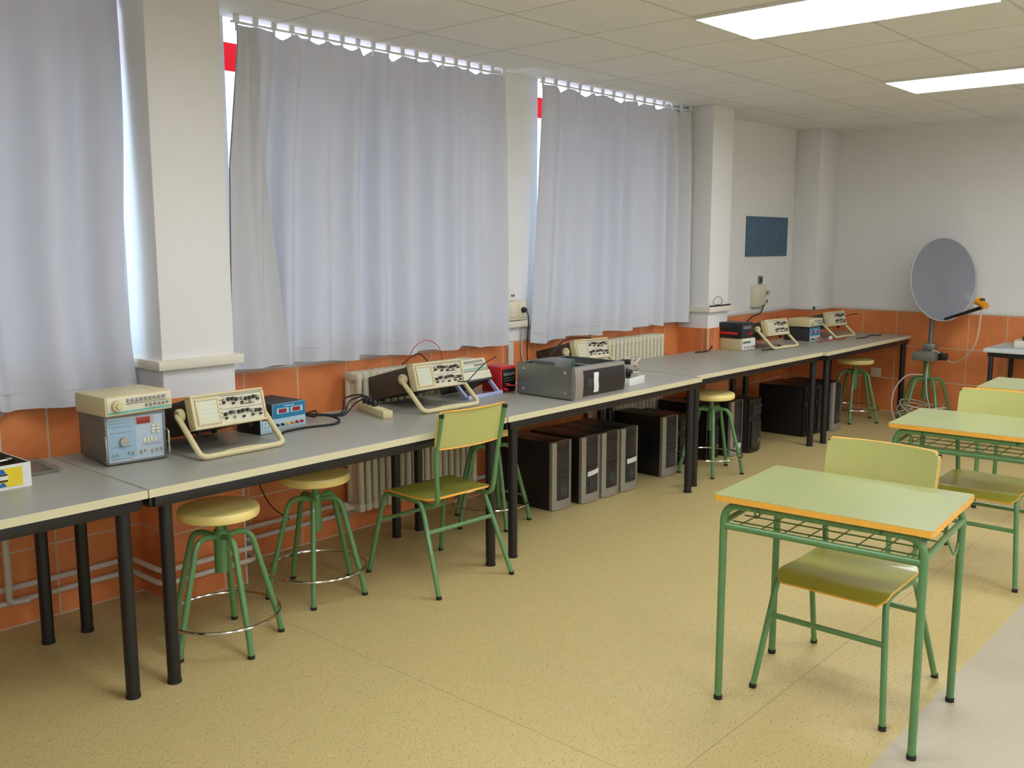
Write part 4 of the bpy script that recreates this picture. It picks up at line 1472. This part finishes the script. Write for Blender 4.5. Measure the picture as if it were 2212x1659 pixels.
for dz, lab in ((0.185, 'upper heating pipe along the foot of the tiled wall'), (0.125, 'lower heating pipe along the foot of the tiled wall')):
    o_ = 0.0
    pts = [(XL + 0.3, -0.036, dz), (0.41, -0.036, dz), (0.41, -0.322, dz), (0.895, -0.322, dz), (0.895, -0.036, dz), (1.60 if dz > 0.15 else 3.9, -0.036, dz)]
    mb = MB().tube(fillet(pts, 0.045, 5), 0.0125, 10)
    tag(obj('heating_pipe', mb, M['pipe']), lab, 'pipe', 'heating pipes')
mb = MB().tube(fillet([(-0.14, -0.075, 0.19), (-0.14, -0.075, 0.60), (-0.14, -0.075, 0.92)], 0.03, 3), 0.015, 10)
mb.tube(fillet([(-0.14, -0.075, 0.20), (-0.14, -0.060, 0.13), (-0.06, -0.070, 0.13)], 0.04, 4), 0.013, 10)
tag(obj('heating_pipe', mb, M['pipe']), 'upright heating pipe rising beside the first bench leg', 'pipe')
o = tag(obj('pipe_collar', MB().lathe([(0.016, 0.0), (0.035, 0.002), (0.034, 0.010), (0.016, 0.012)], 20), M['pipe']), 'round cream pipe collar on the tiles above the tool box', 'pipe')
o.location = (-0.11, -0.0085, 0.945)
o.rotation_euler = (R(90), 0, 0)
cable('cable', 'black leads hanging down behind the first bench, above the second stool', [(0.97, -0.20, TZ - 0.04), (0.98, -0.16, 0.64), (0.95, -0.13, 0.52), (0.90, -0.12, 0.45)], M['cable_black'], 0.003)
cable('cable', 'thin black lead looping on the floor tiles under the first bench', [(1.04, -0.20, TZ - 0.04), (1.05, -0.12, 0.60), (1.06, -0.10, 0.45), (1.12, -0.12, 0.30), (1.20, -0.16, 0.22)], M['cable_black'], 0.003)

# ------------------------------------------------------------------ wall fittings
t = thing('wall_socket', 'small white socket plate on the pier, uppermost of its fittings', 'socket', (3.095, 0, 1.295))
obj('plate', MB().box(-0.046, 0.046, -0.012, -0.0005, -0.045, 0.045, 0.003), M['white_paint'], t)
obj('port', MB().box(-0.004, 0.012, -0.0135, -0.010, -0.018, -0.002).box(0.016, 0.032, -0.0135, -0.010, -0.018, -0.002), M['grey_mark'], t)
t = thing('wall_socket', 'double cream socket box with a black plug on the pier between the curtains', 'socket', (3.125, 0, 1.185))
obj('plate', MB().box(-0.085, 0.085, -0.042, -0.0005, -0.062, 0.062, 0.004), M['socket'], t)
obj('flap', MB().box(-0.070, -0.008, -0.047, -0.040, -0.045, 0.045, 0.002).box(0.008, 0.072, -0.047, -0.040, -0.045, 0.045, 0.002), M['socket'], t)
p = thing('plug', 'black mains plug in the cream socket box on the pier', 'plug', (3.170, -0.047, 1.19))
obj('body', MB().lathe([(0, 0), (0.019, 0), (0.019, 0.016), (0.012, 0.030), (0, 0.032)], 18, T=Matrix.Rotation(R(90), 4, 'X')), M['black_plastic'], p)
obj('cord', MB().tube(smooth_path([(0, -0.028, -0.002), (0.004, -0.045, -0.04), (0.02, -0.028, -0.14), (0.02, -0.022, -0.25), (0.015, -0.03, -0.36), (0.01, -0.04, -0.42)], 6), 0.004, 6), M['cable_black'], p)
mb = MB().box(3.055, 3.105, -0.024, -0.0085, 0.62, 0.98, 0.003)
tag(obj('cable_duct', mb, M['pipe']), 'white cable duct down the tiles below the pier sockets', 'duct')
cable('cable', 'white lead slanting down the tiles behind the open computer case', [(3.20, -0.02, 1.06), (3.19, -0.018, 0.96), (3.20, -0.02, 0.86), (3.24, -0.04, 0.78)], M['cable_white'], 0.006)

t = thing('wall_board', 'small slate-blue pinned board on the wall beyond the far pillar', 'board', (6.70, 0, 1.686))
obj('panel', MB().box(-0.41, 0.41, -0.012, -0.0005, -0.181, 0.181, 0.001), M['poster'], t)
t = thing('wall_switch', 'tiny dark switch plate above the cream intercom box', 'switch', (6.60, 0, 1.287))
obj('plate', MB().box(-0.04, 0.04, -0.010, -0.0005, -0.036, 0.036, 0.002), M['grey_mark'], t)
obj('rocker', MB().box(-0.02, 0.02, -0.014, -0.009, -0.022, 0.022, 0.002), M['dark_mark'], t)
t = thing('wall_socket', 'cream socket box on the wall below the slate-blue board', 'socket', (6.545, 0, 1.142))
obj('plate', MB().box(-0.12, 0.10, -0.05, -0.0005, -0.098, 0.098, 0.004), M['socket'], t)
obj('flap', MB().box(-0.02, 0.085, -0.058, -0.048, 0.0, 0.075, 0.003), M['socket'], t)
obj('plug', MB().cyl((0.088, -0.05, 0.03), (0.088, -0.08, 0.03), 0.020, n=16), M['knob_grey'], t)
t = thing('wall_socket', 'white socket plate low on the back wall tiles behind the last stool', 'socket', (XB - 0.008, -0.72, 0.375), R(-90))
obj('plate', MB().box(-0.05, 0.05, -0.012, -0.0005, -0.045, 0.045, 0.003), M['socket'], t)
obj('insert', MB().lathe([(0, -0.003), (0.018, -0.003), (0.020, 0.002), (0.022, 0)], 18, T=Matrix.Translation((0, -0.0125, 0)) @ Matrix.Rotation(R(90), 4, 'X')), M['white_paint'], t)

# ------------------------------------------------------------------ satellite dish on a stool base
t = thing('satellite_dish', 'grey satellite dish with an orange feed on a seatless green stool base', 'satellite dish', (7.33, -1.31, 0), R(0))
# dish faces back into the room, toward -x and a little toward the camera side
DH = Vector((0.02, -0.09, 1.305))
az = R(231)          # facing direction in plan
T = Matrix.Translation(DH) @ Matrix.Rotation(az + R(90), 4, 'Z') @ Matrix.Rotation(R(-6), 4, 'X')
a_, b_ = 0.318, 0.368
n, m_ = 56, 12
grid = []
for j in range(m_ + 1):
    q = j / m_
    row = []
    for i in range(n + 1):
        th = 2 * PI * i / n
        x, z = a_ * q * math.cos(th), b_ * q * math.sin(th)
        y = 0.055 * (1 - q * q)
        row.append((x, y, z))
    grid.append(row)
mb = MB()
V = [[mb.bm.verts.new(T @ Vector(p)) for p in row[:-1]] for row in grid[1:]]
ctr = mb.bm.verts.new(T @ Vector(grid[0][0]))
for i in range(n):
    mb.bm.faces.new((ctr, V[0][i], V[0][(i + 1) % n]))
for j in range(len(V) - 1):
    for i in range(n):
        mb.bm.faces.new((V[j][i], V[j + 1][i], V[j + 1][(i + 1) % n], V[j][(i + 1) % n]))
bmesh.ops.solidify(mb.bm, geom=mb.bm.faces[:], thickness=0.003)
rf = obj('reflector', mb, M['dish_grey'], t, smooth=60)
obj('rim', MB().tube([T @ Vector((a_ * math.cos(2 * PI * i / 60), 0.003, b_ * math.sin(2 * PI * i / 60))) for i in range(60)], 0.006, 8, closed=True), M['dish_grey'], rf)
# feed arm and head
p0, p1 = T @ Vector((0.02, 0.01, -b_ + 0.015)), T @ Vector((0.02, -0.50, -b_ + 0.10))
obj('feed_arm', MB().tube([p0, p0.lerp(p1, 0.5), p1], [0.013, 0.014, 0.018], 10), M['black_plastic'], t)
d = (T @ Vector((0, 0.05, 0)) - p1).normalized()
q = p1 + Vector((0, 0, 0.03))
lnb = obj('feed_head', MB().tube([q - d * 0.055, q - d * 0.02, q + d * 0.02, q + d * 0.06], [0.026, 0.030, 0.030, 0.036], 16), M['orange'], t)
obj('feed_cap', MB().tube([q + Vector((0, 0, 0.028)), q + Vector((0, 0, 0.046))], [0.022, 0.016], 12), M['black_plastic'], lnb)
# bracket and mast
bk = T @ Vector((0, 0.075, -0.05))
mx = Vector((bk.x + 0.03, bk.y + 0.03, 0))
obj('bracket', MB().box(-0.05, 0.05, 0.055, 0.10, -0.12, 0.04, 0.006, T=T), M['grey_metal'], t)
mast_x, mast_y = mx.x + 0.01, mx.y + 0.02
obj('mast', MB().tube([(mast_x, mast_y, 0.66), (mast_x, mast_y, 1.36)], 0.020, 16), M['grey_metal'], t)
obj('clamp', MB().box(mast_x - 0.05, mast_x + 0.05, mast_y - 0.05, mast_y + 0.05, 0.655, 0.72, 0.008), M['zinc'], t)
obj('adapter_plate', MB().box(-0.11, 0.11, -0.10, 0.10, 0.575, 0.655, 0.008), M['grey_case'], t)
obj('cable_box', MB().box(-0.03, 0.03, -0.17, -0.10, 0.585, 0.645, 0.006), M['black_plastic'], t)
obj('post', MB().cyl((0, 0, 0.22), (0, 0, 0.575), 0.028, n=20).cyl((0, 0, 0.39), (0, 0, 0.46), 0.042, 0.03, n=20), M['green_steel'], t)
for k in range(5):
    a = 2 * PI * k / 5 + R(10)
    c, s_ = math.cos(a), math.sin(a)
    path = fillet([(0.0, 0, 0.40), (0.13, 0, 0.415), (0.235, 0, 0.05), (0.24, 0, 0.010)], 0.07, 6)
    path = [(p.x * c, p.x * s_, p.z) for p in path]
    lg = obj('leg', MB().tube(path, 0.0135, 10), M['green_steel'], t)
    e = path[-1]
    obj('foot_cap', MB().cyl((e[0], e[1], 0.0), (e[0], e[1], 0.014), 0.015, n=12), M['rubber'], lg)
def dish_cable(name, pts):
    obj(name, MB().tube(smooth_path(pts, 5), 0.0058, 6), M['cable_white'], t)


LX, LY = 0.0, 0.0
dish_cable('cable', [
    (LX + q.x, LY + q.y, q.z - 0.03), (LX + q.x + 0.03, LY + q.y + 0.03, 0.82), (LX + q.x + 0.10, LY + q.y + 0.12, 0.66), (LX + 0.02, LY - 0.20, 0.57), (LX - 0.03, LY - 0.06, 0.67), (LX - 0.045, LY - 0.02, 0.50), (LX - 0.06, LY - 0.03, 0.30), (LX - 0.08, LY - 0.08, 0.12)])
pts = []
for k in range(34):
    a = k * 0.72
    pts.append((LX - 0.05 + (0.20 + 0.05 * math.sin(k * 0.31)) * math.cos(a), LY + (0.20 + 0.04 * math.cos(k * 0.5)) * math.sin(a), 0.10 + 0.05 * math.sin(a * 1.3 + 0.5) + 0.0015 * k))
dish_cable('cable_coil', pts)
dish_cable('cable', [(LX - 0.02, LY + 0.02, 0.44), (LX - 0.10, LY + 0.14, 0.43), (LX - 0.16, LY + 0.22, 0.30), (LX - 0.18, LY + 0.23, 0.14), (LX - 0.17, LY + 0.20, 0.02)])

# ------------------------------------------------------------------ side table by the back wall
t = thing('side_table', 'white-topped table with black legs against the back wall, half out of the picture', 'table', (7.30, -2.70, 0))
obj('tabletop', MB().box(-0.36, 0.36, -0.82, 0.82, 0.725, 0.755, 0.002), M['sheet_white'], t)
mb = MB()
for x in (-0.32, 0.32):
    mb.box(x - 0.015, x + 0.015, -0.78, 0.78, 0.685, 0.724)
for y in (-0.78, 0.78):
    mb.box(-0.32, 0.32, y - 0.015, y + 0.015, 0.685, 0.724)
obj('frame', mb, M['black_steel'], t)
for sx in (-1, 1):
    for sy in (-1, 1):
        obj('leg', MB().box(sx * 0.32 - 0.017, sx * 0.32 + 0.017, sy * 0.765 - 0.017, sy * 0.765 + 0.017, 0.0, 0.686, 0.003), M['black_steel'], t)
t = thing('desk_phone', 'cream box with a dark top on the white side table', 'device', (7.27, -2.19, 0.755), R(-80))
obj('case', MB().box(-0.15, 0.12, -0.12, 0.12, 0.0, 0.062, 0.008), M['cream_panel'], t)
obj('dark_top', MB().box(-0.09, 0.10, -0.09, 0.10, 0.062, 0.105, 0.01), M['dark_case'], t)
t = thing('paper_sheet', 'pale sheet lying on the white side table before the cream box', 'paper', (7.13, -2.04, 0.7552), R(12))
obj('sheet', MB().box(-0.105, 0.105, -0.148, 0.148, 0.0, 0.0012), M['bluegrey_panel'], t)
